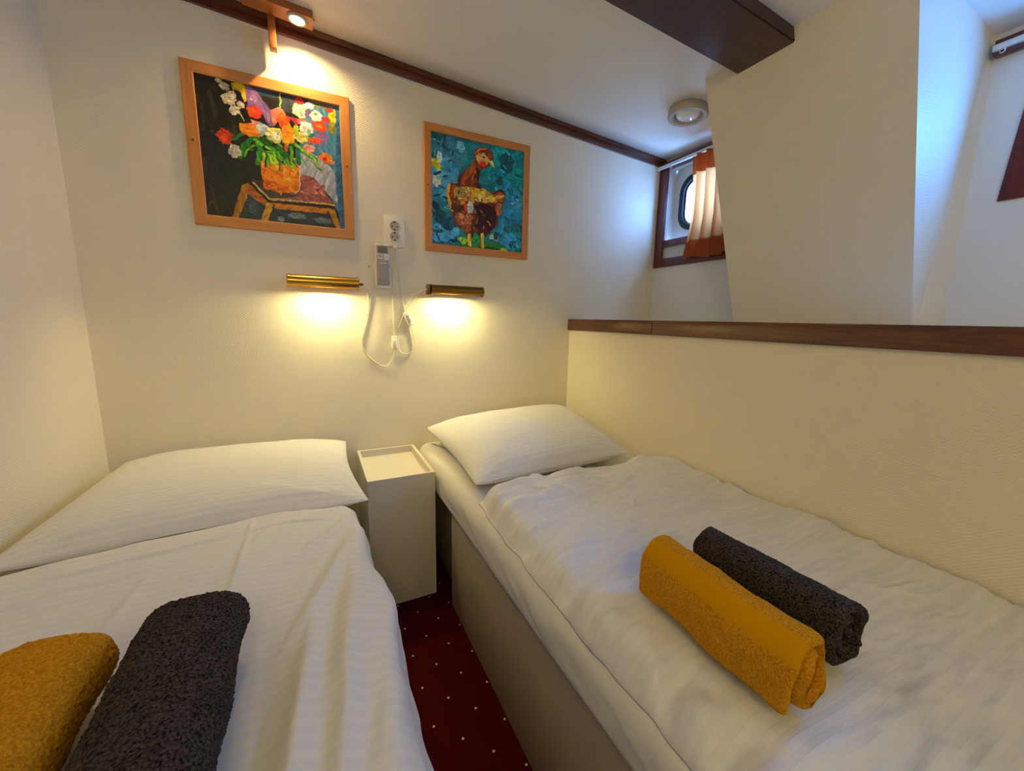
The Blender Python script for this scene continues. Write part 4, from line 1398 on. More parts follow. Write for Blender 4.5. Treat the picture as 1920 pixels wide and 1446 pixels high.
# ------------------------------------------------------------------ paintings
def raster(layers, base, seed, n=300, ss=2):
    m = n * ss
    t = (np.arange(m) + 0.5) / m
    U, Vv = np.meshgrid(t, t)
    img = np.zeros((m, m, 3))
    img[:] = base
    brush = fbm(U * 9, Vv * 30, 0, seed, 4)
    img *= (1 + 0.20 * brush)[..., None]
    wu = U + 0.0042 * fbm(U * 30, Vv * 30, 0, seed + 3, 3)
    wv = Vv + 0.0042 * fbm(U * 30, Vv * 30, 5, seed + 4, 3)
    rnd = random.Random(seed)
    full = []
    for L in layers:
        full.append(L)
        if L[0] == 'b' and min(L[2][0][2:]) > 0.018:
            cx, cy, rx, ry = L[2][0]
            for q in range(7):
                r_, t_ = rnd.uniform(0.25, 0.95), rnd.uniform(0, 2 * PI)
                g = rnd.uniform(0.80, 1.16)
                full.append(('b', tuple(min(255, v * g + (8 if g > 1 else 0)) for v in L[1]), [(cx + rx * r_ * math.cos(t_), cy + ry * r_ * math.sin(t_), rx * rnd.uniform(0.16, 0.38), ry * rnd.uniform(0.16, 0.38))]))
    layers = full
    for li, L in enumerate(layers):
        k, c, pts = L[0], np.array(L[1], float), L[2]
        if k == 'b':
            cx, cy, rx, ry = pts[0]
            ext = (cx - rx * 1.3, cx + rx * 1.3, cy - ry * 1.3, cy + ry * 1.3)
        else:
            g = L[3] if k == 's' else 0
            ext = (min(p[0] for p in pts) - g, max(p[0] for p in pts) + g, min(p[1] for p in pts) - g, max(p[1] for p in pts) + g)
        a0, a1 = [int(np.clip(v, 0, 1) * m) for v in (ext[0] - 0.015, ext[1] + 0.015)]
        b0, b1 = [int(np.clip(v, 0, 1) * m) for v in (ext[2] - 0.015, ext[3] + 0.015)]
        if a1 <= a0 or b1 <= b0:
            continue
        win = (slice(b0, b1), slice(a0, a1))
        u, v = wu[win], wv[win]
        if k == 'p':
            mask = np.zeros(u.shape, bool)
            q = len(pts)
            for i in range(q):
                x0, y0 = pts[i]
                x1, y1 = pts[(i + 1) % q]
                if y0 == y1:
                    continue
                mask ^= ((y0 > v) != (y1 > v)) & (u < (x1 - x0) * (v - y0) / (y1 - y0) + x0)
        elif k == 'b':
            d = ((u - cx) / rx) ** 2 + ((v - cy) / ry) ** 2
            ang = np.arctan2((v - cy) / ry, (u - cx) / rx)
            mask = d < (1 + 0.10 * np.sin(ang * 5 + li) + 0.06 * np.sin(ang * 9 + 2 * li)) ** 2
        else:
            w = L[3]
            mask = np.zeros(u.shape, bool)
            for (x0, y0), (x1, y1) in zip(pts, pts[1:]):
                dx, dy = x1 - x0, y1 - y0
                tt = np.clip(((u - x0) * dx + (v - y0) * dy) / (dx * dx + dy * dy + 1e-12), 0, 1)
                mask |= (u - x0 - tt * dx) ** 2 + (v - y0 - tt * dy) ** 2 < w * w
        ang = (li * 2.399) % PI
        a, b = math.cos(ang), math.sin(ang)
        Um, Vm = U[win][mask], Vv[win][mask]
        st = fbm((Um * a + Vm * b) * 18, (-Um * b + Vm * a) * 70, li, seed + 9, 3)
        img[win][mask] = np.clip(c * (1 + 0.13 * st)[:, None] + 6 * st[:, None], 0, 255)
    img = np.clip(img, 0, 255).reshape(n, ss, n, ss, 3).mean(axis=(1, 3)) / 255.0
    return np.where(img <= 0.04045, img / 12.92, ((img + 0.055) / 1.055) ** 2.4)


def painting(label, x0, x1, z0, z1, bw, layers, base, seed, yoff):
    yb, yf = BY, BY - yoff
    p = thing('framed_painting', ((x0 + x1) / 2, yb, z0), label, 'painting', 'framed paintings on the back wall')
    # mitred frame with a rebate: profile swept round the rectangle
    prof = [(0.0, yb), (0.0, yf + 0.002), (0.002, yf), (bw - 0.002, yf), (bw, yf + 0.002), (bw, yf + 0.0098), (bw - 0.006, yb)]
    for side in range(4):
        bm = BM()
        cs = [(x0, z0), (x1, z0), (x1, z1), (x0, z1)]
        ins = [(1, 1), (-1, 1), (-1, -1), (1, -1)]
        loops = []
        for k in (side, (side + 1) % 4):
            (cx, cz), (sx, sz) = cs[k], ins[k]
            loops.append([bm.verts.new((cx + sx * d, y, cz + sz * d)) for d, y in prof])
        a, b = loops
        n = len(prof)
        for i in range(n):
            bm.faces.new((a[i], a[(i + 1) % n], b[(i + 1) % n], b[i]))
        bm.faces.new(a[::-1])
        bm.faces.new(b)
        obj('frame_side', bm, M_OAK_X if side in (0, 2) else M_OAK_Z, p)
    n = 300
    img = raster(layers, base, seed, n)
    lum = img.mean(axis=2)
    X = np.linspace(x0 + bw - 0.004, x1 - bw + 0.004, n)
    Z = np.linspace(z0 + bw - 0.004, z1 - bw + 0.004, n)
    XX, ZZ = np.meshgrid(X, Z)
    YY = yf + 0.0072 - 0.0008 * np.clip(lum, 0, 1)
    me = grid_mesh('canvas', np.stack([XX, YY, ZZ], -1))
    at = me.color_attributes.new('paint', 'FLOAT_COLOR', 'POINT')
    rgba = np.ones((n, n, 4), np.float32)
    rgba[..., :3] = img
    at.data.foreach_set('color', rgba.reshape(-1))
    cv = link_mesh('canvas', me, M_PAINT, p, smooth=True)
    box('backing', (x0 + bw - 0.004, yf + 0.0075, z0 + bw - 0.004), (x1 - bw + 0.004, yf + 0.0095, z1 - bw + 0.004), M_BACKING, p)
    for sx in (x0 + bw * 0.5, x1 - bw * 0.5):
        bm = BM()
        zc = (z0 + z1) / 2 + 0.012
        add_lathe(bm, (sx, yf + 0.001, zc), (0, -1, 0), [(0.0042, 0), (0.0042, 0.0022), (0.0030, 0.0036), (0, 0.0040)], 16)
        obj('screw', bm, M_BRASS_D, p, smooth=True)
    return p


painting('oak-framed painting of flowers in an orange pot on a stool', -0.342, 0.174, 1.401, 1.918, 0.036, FLOWERS, (17, 16, 14), 11, 0.0115)
painting('oak-framed painting of a brown hen on a teal ground', 0.460, 0.964, 1.386, 1.900, 0.031, HEN, (22, 132, 150), 23, 0.0125)


# ------------------------------------------------------------------ double wall socket and remote control
def disc_loop(cx, cz, r, y, n=40):
    return [Vector((cx + r * math.cos(t), y, cz + r * math.sin(t))) for t in [2 * PI * i / n for i in range(n)]]


sx, sz = 0.331, 1.450
sock = thing('wall_socket', (sx, BY, sz), 'white double wall socket between the two paintings', 'socket')
bm = BM()
sw, sh, sr = 0.041, 0.0635, 0.007
loop = []
for qx, qz, a0 in ((1, 1, 0), (-1, 1, PI / 2), (-1, -1, PI), (1, -1, 1.5 * PI)):
    for i in range(7):
        t = a0 + PI / 2 * i / 6
        loop.append((qx * (sw - sr) + sr * math.cos(t), qz * (sh - sr) + sr * math.sin(t)))
rings = []
for sc_, y in ((1.0, BY), (1.0, BY - 0.009), (0.95, BY - 0.0115)):
    rings.append([bm.verts.new((sx + x * sc_, y, sz + z * sc_)) for x, z in loop])
for a, b in zip(rings, rings[1:]):
    for i in range(len(a)):
        bm.faces.new((a[i], a[(i + 1) % len(a)], b[(i + 1) % len(a)], b[i]))
bm.faces.new(rings[-1])
bm.faces.new(rings[0][::-1])
obj('cover_plate', bm, M_PLASTIC, sock, autosmooth=40)
for dz in (0.021, -0.021):
    bm = BM()
    add_lathe(bm, (sx, BY - 0.0105, sz + dz), (0, -1, 0), [(0.0200, 0.0), (0.0200, 0.0022), (0.0184, 0.0026), (0.0178, 0.0016), (0, 0.0014)], 40)
    ins = obj('outlet', bm, M_SOCKET_IN, sock, autosmooth=30)
    for hx, hz, w in ((-0.0095, -0.002, 0.0027), (0.0095, -0.002, 0.0027)):
        bm = BM()
        add_lathe(bm, (sx + hx, BY - 0.0118, sz + dz + hz), (0, -1, 0), [(w, 0), (w, 0.0006), (0, 0.0006)], 16)
        obj('pin_hole', bm, M_HOLE, ins)
    for e in (1, -1):
        bm = BM()
        add_box(bm, (sx - 0.0026, BY - 0.0128, sz + dz + e * 0.0148 - 0.0028), (sx + 0.0026, BY - 0.0115, sz + dz + e * 0.0148 + 0.0028))
        obj('earth_clip', bm, M_HOLE, ins)

rx, rz0, rz1 = 0.2775, 1.214, 1.391
rem = thing('remote_control', (rx, BY, rz0), 'white remote control in its wall holder below the socket', 'remote control')
bm = BM()
add_box(bm, (rx - 0.031, BY - 0.010, rz0), (rx + 0.031, BY, rz0 + 0.105), 0.002)
add_box(bm, (rx - 0.031, BY - 0.024, rz0), (rx - 0.027, BY - 0.008, rz0 + 0.034), 0.001)
add_box(bm, (rx + 0.027, BY - 0.024, rz0), (rx + 0.031, BY - 0.008, rz0 + 0.034), 0.001)
add_box(bm, (rx - 0.031, BY - 0.026, rz0), (rx + 0.031, BY - 0.008, rz0 + 0.010), 0.002)
add_box(bm, (rx - 0.031, BY - 0.024, rz0 + 0.088), (rx - 0.028, BY - 0.008, rz0 + 0.100), 0.001)
add_box(bm, (rx + 0.028, BY - 0.024, rz0 + 0.088), (rx + 0.031, BY - 0.008, rz0 + 0.100), 0.001)
obj('holder', bm, M_PLASTIC, rem, autosmooth=40)
bm = BM()
add_box(bm, (rx - 0.0275, BY - 0.022, rz0 + 0.008), (rx + 0.0275, BY - 0.009, rz1), 0.0045, 3)
obj('body', bm, M_PLASTIC, rem, autosmooth=40)
bm = BM()
add_box(bm, (rx - 0.0240, BY - 0.0230, rz1 - 0.064), (rx + 0.0240, BY - 0.020, rz1 - 0.004), 0.001)
obj('face_plate', bm, M_PLASTIC_G, rem, autosmooth=40)
bm = BM()
add_box(bm, (rx - 0.0185, BY - 0.0236, rz1 - 0.034), (rx + 0.0185, BY - 0.0225, rz1 - 0.011), 0.0004)
obj('screen', bm, M_LCD, rem)
for x0, x1, za_, zb_ in ((-0.0225, 0.000, -0.0465, -0.0375), (-0.0225, 0.000, -0.059, -0.050), (0.004, 0.0235, -0.061, -0.0375)):
    bm = BM()
    add_box(bm, (rx + x0, BY - 0.0252, rz1 + za_), (rx + x1, BY - 0.0225, rz1 + zb_), 0.0008)
    bt = obj('button', bm, M_PLASTIC, rem, autosmooth=40)
    bm = BM()
    zc_ = rz1 + (za_ + zb_) / 2
    add_box(bm, (rx + x0 + 0.006, BY - 0.0255, zc_ - 0.0008), (rx + x1 - 0.006, BY - 0.0250, zc_ + 0.0008))
    obj('print', bm, M_INK, bt)
bm = BM()
add_box(bm, (rx - 0.011, BY - 0.0235, rz1 - 0.0085), (rx + 0.009, BY - 0.0228, rz1 - 0.006))
obj('print', bm, M_INK, rem)
bm = BM()
add_box(bm, (rx - 0.0245, BY - 0.0235, rz0 + 0.012), (rx + 0.0245, BY - 0.0205, rz1 - 0.066), 0.001)
lid = obj('cover', bm, M_PLASTIC_G, rem, autosmooth=40)
bm = BM()
add_box(bm, (rx - 0.015, BY - 0.0255, rz1 - 0.077), (rx + 0.015, BY - 0.0225, rz1 - 0.073), 0.0008)
obj('grip', bm, M_PLASTIC, lid, autosmooth=40)
for q in (-1, 1):
    bm = BM()
    add_lathe(bm, (rx + q * 0.0255, BY - 0.0258, rz0 + 0.0055), (0, -1, 0), [(0.0022, 0), (0.0022, 0.0008), (0, 0.001)], 14)
    obj('screw', bm, M_STEEL, rem)


bm = BM()
add_lathe(bm, (0.2255, BY + 0.0005, 1.302), (0, -1, 0), [(0.0026, 0), (0.0024, 0.0014), (0, 0.0018)], 14)
tag(obj('nail', bm, M_HOLE, origin=(0.2255, BY, 1.302)), 'tiny dark nail head in the wall left of the remote control', 'nail')


# ------------------------------------------------------------------ brass wall lamps with cords
def wall_lamp(label, x0, x1, zc, r, brass, bulb, energy, side, cord_a, cord_b, sw0, sw1, extra):
    yc = BY - 0.058
    L = thing('wall_lamp', ((x0 + x1) / 2, BY, zc), label, 'wall lamp', 'brass wall lamps over the beds')
    # tube shade open at the bottom
    bm = BM()
    a0, a1, n = math.radians(-52), math.radians(232), 44
    rows = []
    for x in (x0, x0 + 0.004, x1 - 0.004, x1):
        row = []
        for rr in (r, r - 0.0012):
            row.append([bm.verts.new((x, yc - rr * math.cos(a0 + (a1 - a0) * i / n), zc + rr * math.sin(a0 + (a1 - a0) * i / n))) for i in range(n + 1)])
        rows.append(row)
    for p, q in zip(rows, rows[1:]):
        for s in (0, 1):
            for i in range(n):
                bm.faces.new((p[s][i], p[s][i + 1], q[s][i + 1], q[s][i]))
        for e in (0, n):
            bm.faces.new((p[0][e], q[0][e], q[1][e], p[1][e]))
    for row in (rows[0], rows[-1]):
        for i in range(n):
            bm.faces.new((row[0][i], row[0][i + 1], row[1][i + 1], row[1][i]))
    obj('shade', bm, brass, L, autosmooth=35)
    for x, sgn in ((x0, -1), (x1, 1)):
        bm = BM()
        add_lathe(bm, (x - sgn * 0.003, yc, zc), (sgn, 0, 0), [(r - 0.0016, 0), (r + 0.0012, 0.0), (r + 0.0016, 0.003), (r + 0.0010, 0.006), (r - 0.004, 0.008), (0, 0.009)], 44)
        obj('end_cap', bm, brass, L, autosmooth=40)
    # wall arm behind the tube and the bulb in it
    bm = BM()
    xm = (x0 + x1) / 2
    add_lathe(bm, (xm, BY, zc + 0.006), (0, -1, 0), [(0.018, 0), (0.018, 0.003), (0.012, 0.005), (0.005, 0.006), (0.005, 0.058 - r + 0.002), (0, 0.058 - r + 0.002)], 28)
    obj('wall_mount', bm, brass, L, autosmooth=40)
    b0, b1 = bulb
    bm = BM()
    add_lathe(bm, (b0, yc, zc - 0.004), (1, 0, 0), [(0, 0), (0.006, 0.001), (0.009, 0.006), (0.009, b1 - b0 - 0.006), (0.006, b1 - b0 - 0.001), (0, b1 - b0)], 24)
    obj('bulb', bm, M_BULB, L, smooth=True)
    # plug-side finial, cord and in-line switch
    bm = BM()
    xs = x1 if side > 0 else x0
    if side > 0:
        add_lathe(bm, (xs + 0.005, yc, zc - 0.001), (1, 0, 0), [(0.004, 0), (0.004, 0.004), (0.0062, 0.006), (0.0062, 0.010), (0.0035, 0.012), (0.0035, 0.017), (0, 0.017)], 20)
        obj('finial', bm, M_BRASS_D, L, autosmooth=40)
    else:
        add_box(bm, (xs - 0.019, yc - 0.014, zc - 0.022), (xs - 0.008, yc + 0.020, zc + 0.022), 0.002)
        obj('bracket', bm, M_BRASS_D, L, autosmooth=40)
    y = BY - 0.006

    def cord(pts, depth):
        bm = BM()
        P = [(p[0], y - depth(i / (len(pts) - 1)), p[1]) for i, p in enumerate(pts)]
        add_tube(bm, smooth_path(P, 8), 0.0027, 8)
        return obj('cord', bm, M_CORD, L, smooth=True)

    cord(cord_a, lambda t: 0.052 * max(0, 1 - t * 4) ** 1.5)
    cord(cord_b, lambda t: 0.003 + 0.010 * max(0, t - 0.8) * 5)
    if extra:
        cord(extra, lambda t: 0.038 * max(0, 1 - t * 1.6) ** 1.5 + 0.002)
    p0, p1 = Vector((sw0[0], 0, sw0[1])), Vector((sw1[0], 0, sw1[1]))
    dirv = (p1 - p0).normalized()
    rot = Matrix.Translation((p0.x + (p1.x - p0.x) / 2, y, p0.z + (p1.z - p0.z) / 2)) @ Matrix((Vector((dirv.z, 0, -dirv.x)), Vector((0, 1, 0)), dirv)).transposed().to_4x4()
    ln = (p1 - p0).length
    bm = BM()
    add_box(bm, (-0.0115, -0.013, -ln / 2), (0.0115, 0.005, ln / 2), 0.004, 3)
    bmesh.ops.transform(bm, matrix=rot, verts=bm.verts)
    sw = obj('inline_switch', bm, M_PLASTIC, L, autosmooth=40)
    bm = BM()
    add_box(bm, (-0.0068, -0.0165, -ln * 0.28), (0.0068, -0.011, ln * 0.28), 0.002)
    bmesh.ops.transform(bm, matrix=rot, verts=bm.verts)
    obj('rocker', bm, M_PLASTIC if side > 0 else M_PLASTIC_G, sw, autosmooth=40)
    bm = BM()
    add_box(bm, (cord_b[-1][0] - 0.004, BY - 0.024, 1.378), (cord_b[-1][0] + 0.004, BY - 0.012, 1.392), 0.002)
    obj('plug_lead', bm, M_CORD, L, autosmooth=40)
    return L


wall_lamp('polished brass tube lamp, lit, on the wall over the left pillow', -0.070, 0.172, 1.2235, 0.0245, M_BRASS, (0.016, 0.088), 2.0, 1,
          [(0.188, 1.223), (0.199, 1.219), (0.212, 1.202), (0.217, 1.15), (0.199, 1.076), (0.181, 1.007), (0.194, 0.948), (0.234, 0.904), (0.275, 0.883), (0.303, 0.907), (0.317, 0.960)],
          [(0.318, 1.014), (0.315, 1.121), (0.318, 1.254), (0.325, 1.344), (0.327, 1.382)], (0.3175, 0.958), (0.3175, 1.016), None)
wall_lamp('aged brass tube lamp, lit, on the wall over the right pillow', 0.470, 0.706, 1.2170, 0.0215, M_BRASS_D, (0.522, 0.602), 2.0, -1,
          [(0.452, 1.217), (0.437, 1.213), (0.412, 1.187), (0.369, 1.123), (0.343, 1.062), (0.334, 1.030), (0.335, 0.960), (0.348, 0.94), (0.37, 0.935), (0.393, 0.947), (0.407, 0.984), (0.400, 1.023), (0.391, 1.062)],
          [(0.368, 1.114), (0.349, 1.214), (0.341, 1.308), (0.335, 1.349), (0.334, 1.382)], (0.391, 1.061), (0.366, 1.118), None)


# ------------------------------------------------------------------ nightstand
ns = thing('nightstand', (0.268, 1.61, 0.0), 'narrow white nightstand with a tray top between the beds', 'nightstand')
nx0, nx1, ny0, ny1, nh = 0.145, 0.391, 1.430, 1.798, 0.515
bm = BM()
add_box(bm, (nx0, ny0, 0.0), (nx1, ny1, nh - 0.030))
obj('body', bm, M_STAND, ns)
bm = BM()
t = 0.012
add_box(bm, (nx0, ny0, nh - 0.030), (nx1, ny0 + t, nh))
add_box(bm, (nx0, ny1 - t, nh - 0.030), (nx1, ny1, nh))
add_box(bm, (nx0, ny0 + t, nh - 0.030), (nx0 + t, ny1 - t, nh))
add_box(bm, (nx1 - t, ny0 + t, nh - 0.030), (nx1, ny1 - t, nh))
obj('tray_rim', bm, M_STAND, ns)

# ------------------------------------------------------------------ beds
YB, YE = 1.785, -0.24


def mattress_mesh(x0, x1, y0, y1, z0, z1, r, seed):
    """rounded block, with the slack of a fitted sheet on its sides"""
    n_arc, prof = 8, []
    for k in range(n_arc + 1):
        t = -PI / 2 + PI / 2 * k / n_arc
        prof.append((r * 0.5 * (1 - math.cos(t)), z0 + r * 0.5 * (1 + math.sin(t))))
    for k in range(1, 8):
        prof.append((0.0, z0 + r * 0.5 + (z1 - r - z0 - r * 0.5) * k / 8))
    for k in range(n_arc + 1):
        t = PI / 2 * k / n_arc
        prof.append((r * (1 - math.cos(t)), z1 - r + r * math.sin(t)))
    prof = [(min(0.02, max(p[0], 0)) if p[1] < z0 + r * 0.5 else p[0], p[1]) for p in prof]
    # plan outline: rounded rectangle
    cr, pl = 0.05, []
    W, Hh = x1 - x0, y1 - y0
    for qx, qy, a0 in ((1, 1, 0), (0, 1, PI / 2), (0, 0, PI), (1, 0, 1.5 * PI)):
        cx = x1 - cr if qx else x0 + cr
        cy = y1 - cr if qy else y0 + cr
        for i in range(9):
            t = a0 + PI / 2 * i / 8
            pl.append((cx + cr * math.cos(t), cy + cr * math.sin(t), math.cos(t), math.sin(t)))
    dense = []
    for a, b in zip(pl, pl[1:] + pl[:1]):
        L = math.hypot(a[0] - b[0], a[1] - b[1])
        m = max(1, int(L / 0.015))
        for k in range(m):
            f = k / m
            dense.append(tuple(a[j] + (b[j] - a[j]) * f for j in range(4)))
    D = np.array(dense)
    rows = []
    for ins, z in prof:
        rows.append(np.stack([D[:, 0] - D[:, 2] * ins, D[:, 1] - D[:, 3] * ins, np.full(len(D), z)], -1))
    for f in (0.12, 0.3, 0.6):
        last = rows[len(prof) - 1]
        c = np.array([(x0 + x1) / 2, (y0 + y1) / 2, z1])
        rows.append(last + (c - last) * f * np.array([1, 1, 0]))
    Vv = np.array(rows)
    nrm = np.zeros_like(Vv)
    nrm[..., 0], nrm[..., 1] = D[:, 2], D[:, 3]
    s = np.cumsum(np.hypot(np.diff(D[:, 0], append=D[:1, 0]), np.diff(D[:, 1], append=D[:1, 1])))
    zz = Vv[..., 2]
    side = np.exp(-((zz - (z0 + z1) / 2) / ((z1 - z0) * 0.33)) ** 2)
    amp = side * (0.0035 * fbm(s[None, :] * 5, zz * 14, 0, seed, 3) + 0.0022 * np.maximum(0, fbm(s[None, :] * 16 + zz * 40, zz * 9, 3, seed + 2, 3)))
    Vv = Vv + nrm * amp[..., None]
    # cap top and bottom
    me_bm = BM()
    vs = [[me_bm.verts.new(p) for p in row] for row in Vv]
    m = len(D)
    for a, b in zip(vs, vs[1:]):
        for i in range(m):
            me_bm.faces.new((a[i], a[(i + 1) % m], b[(i + 1) % m], b[i]))
    me_bm.faces.new(vs[-1])
    me_bm.faces.new(vs[0][::-1])
    return me_bm


MT = 0.532          # top of both mattresses
bedL = thing('bed', (-0.28, 0.77, 0.0), 'single bed with white linen against the left wall', 'bed', 'single beds')
box('base', (LX + 0.012, YE + 0.02, 0.0), (0.045, 1.775, 0.40), M_BASE, bedL, 0.003)
obj('mattress', mattress_mesh(LX + 0.006, 0.066, YE, YB, 0.402, MT, 0.05, 5), M_SHEET, bedL, smooth=True)

bedR = thing('bed', (0.83, 0.77, 0.0), 'single bed with white linen against the low right wall', 'bed', 'single beds')
bm = BM()
add_box(bm, (0.470, 1.340, 0.0), (RX - 0.012, 1.775, 0.400), 0.003)
obj('headbox', bm, M_BASE, bedR, autosmooth=40)
box('base', (0.426, YE + 0.02, 0.0), (RX - 0.012, 1.3395, 0.400), M_BASE, bedR, 0.003)
obj('mattress', mattress_mesh(0.401, RX - 0.006, YE, YB, 0.402, MT, 0.055, 8), M_SHEET, bedR, smooth=True)


def ridges(X, Y, segs):
    """sum of soft creases: (x0, y0, x1, y1, height, width)"""
    h = np.zeros_like(X)
    for x0, y0, x1, y1, a, w in segs:
        dx, dy = x1 - x0, y1 - y0
        t = np.clip(((X - x0) * dx + (Y - y0) * dy) / (dx * dx + dy * dy), 0, 1)
        d2 = (X - x0 - t * dx) ** 2 + (Y - y0 - t * dy) ** 2
        h += a * np.exp(-d2 / (w * w)) * np.sin(np.clip(t, 0.02, 0.98) * PI) ** 0.5
    return h


def closed_cloth(name, P, Q, UV, mat, label, cat, group, origin):
    """upper sheet P and underside Q (same grid), stitched along the border"""
    ny, nx = P.shape[:2]
    n = ny * nx
    idx = np.arange(n).reshape(ny, nx)
    top = np.stack([idx[:-1, :-1], idx[:-1, 1:], idx[1:, 1:], idx[1:, :-1]], -1).reshape(-1, 4)
    bot = top[:, ::-1] + n
    loop = np.concatenate([idx[0, :], idx[1:, -1], idx[-1, -2::-1], idx[-2:0:-1, 0]])
    nxt = np.roll(loop, -1)
    side = np.stack([loop, loop + n, nxt + n, nxt], -1)
    F = np.concatenate([top, bot, side])
    me = bpy.data.meshes.new(name)
    me.vertices.add(2 * n)
    me.vertices.foreach_set('co', np.concatenate([P.reshape(-1), Q.reshape(-1)]).astype(np.float32))
    me.loops.add(F.size)
    me.loops.foreach_set('vertex_index', F.reshape(-1).astype(np.int32))
    me.polygons.add(len(F))
    me.polygons.foreach_set('loop_start', np.arange(0, F.size, 4, dtype=np.int32))
    U2 = np.concatenate([UV.reshape(-1, 2)] * 2)
    l = me.uv_layers.new(name='UVMap')
    l.data.foreach_set('uv', U2[F.reshape(-1)].reshape(-1).astype(np.float32))
    me.update(calc_edges=True)
    me.validate()
    b = BM()
    b.from_mesh(me)
    bmesh.ops.recalc_face_normals(b, faces=b.faces)
    b.to_mesh(me)
    b.free()
    o = link_mesh(name, me, mat, None, smooth=True, origin=origin)
    return tag(o, label, cat, group)


def flat_under(X, Y, spots):
    """1 where something heavy lies on the cloth and irons it flat"""
    m = np.zeros_like(X)
    for x0, x1, y0, y1 in spots:
        dx = np.maximum(np.maximum(x0 - X, X - x1), 0)
        dy = np.maximum(np.maximum(y0 - Y, Y - y1), 0)
        m = np.maximum(m, np.exp(-(dx * dx + dy * dy) / 0.025 ** 2))
    return m


def duvet_right():
    nx, ny = 300, 420
    s = np.linspace(0, 1, nx)
    t = np.linspace(0, 1, ny)
    S, Tt = np.meshgrid(s, t)
    xr = RX - 0.008
    yt0 = 1.114 + 0.016 * np.sin(S * PI) - 0.035 * S + 0.012 * fbm(S * 4, S * 0, 0, 3, 3) - 0.03 * np.exp(-(S / 0.06) ** 2)
    Y = yt0 + (YE + 0.03 - yt0) * Tt
    xl = 0.418 + 0.020 * np.exp(-((Y - 1.1) / 0.12) ** 2) + 0.006 * fbm(Y * 7, Y * 0, 0, 21, 3)
    X = xl + (xr - xl) * S
    dl, dt, dr = X - xl, yt0 - Y, xr - X
    ed = lambda d, R: np.sqrt(np.clip(1 - (1 - np.clip(d / R, 0, 1)) ** 2, 0, 1))
    loft = 0.040 * ed(dl, 0.055) * ed(dt, 0.040) * (0.75 + 0.25 * ed(dr, 0.05))
    z = MT + 0.004 + loft
    # the left border slips over the rounded mattress shoulder
    z -= 0.020 * np.exp(-(dl / 0.022) ** 2)
    soft = np.exp(-dl / 0.16)
    w = 0.0050 * fbm(X * 3.2 + Y * 1.0, Y * 11 - X * 2.2, 0, 31, 4) * (0.85 + 0.9 * soft)
    w += 0.0055 * soft * np.sin(Y * 2 * PI / 0.085 + 2.5 * fbm(Y * 4, X * 4, 0, 8, 2) + X * 9) * ed(dl, 0.05)
    w += 0.0026 * fbm(X * 9, Y * 30, 2, 44, 3)
    w += 0.012 * fbm(X * 2.2, Y * 2.0, 4, 77, 2) * ed(dl, 0.15) * ed(dt, 0.1)
    w += 0.0016 * np.sin(Y * 2 * PI / 0.062 + 1.8 * fbm(Y * 3, X * 2.5, 0, 15, 2) + X * 2.5) * (0.5 + 0.5 * vnoise(X * 3, Y * 3, 0, 19)) * ed(dt, 0.1)
    rnd = random.Random(4)
    segs = []
    for k in range(26):
        x0 = rnd.uniform(0.46, 1.05)
        y0 = rnd.uniform(0.30, 1.08)
        ang = rnd.gauss(-0.25, 0.35)
        L = rnd.uniform(0.06, 0.22)
        segs.append((x0, y0, x0 + L * math.cos(ang), y0 + L * math.sin(ang), rnd.uniform(0.0025, 0.0060), rnd.uniform(0.004, 0.009)))
    for k in range(7):
        x0, y0 = 0.79 + rnd.uniform(-.02, .02), 0.80 + rnd.uniform(-.02, .02)
        ang = rnd.uniform(0, 2 * PI)
        segs.append((x0, y0, x0 + 0.07 * math.cos(ang), y0 + 0.05 * math.sin(ang), 0.0030, 0.004))
    for k in range(9):
        x0 = 0.52 + 0.075 * k + rnd.uniform(-.02, .02)
        segs.append((x0, 1.10 - 0.03 * (k / 8), x0 + rnd.uniform(0.05, 0.14), 1.085 - rnd.uniform(0.0, 0.05), 0.005, 0.008))
    segs.append((1.02, 1.10, 1.16, 0.98, 0.010, 0.012))
    w += ridges(X, Y, segs)
    w += 0.003 * np.exp(-(dr / 0.05) ** 2) * (0.5 + 0.5 * fbm(Y * 5, Y * 0, 1, 61, 2))
    w = 1.9 * w
    w *= 1 - 0.9 * flat_under(X, Y, [(0.51, 0.715, 0.22, 0.50)])
    z = z + w * np.clip(dl / 0.02, 0.25, 1)
    und = np.where(X < 0.456, MT - 0.055 + np.sqrt(np.clip(0.055 ** 2 - (0.456 - X) ** 2, 0, 1)), MT) + 0.0025
    z = np.maximum(z, und + 0.003)
    Q = np.stack([X, Y, und], -1)
    P = np.stack([X, Y, z], -1)
    UV = np.stack([X, Y + 0.02 * fbm(X * 3, Y * 3, 0, 5, 2)], -1)
    return closed_cloth('duvet', P, Q, UV, M_DUVET, 'creased white striped duvet covering the right bed', 'duvet', 'white duvets on the beds', (0.83, 0.5, MT)), P


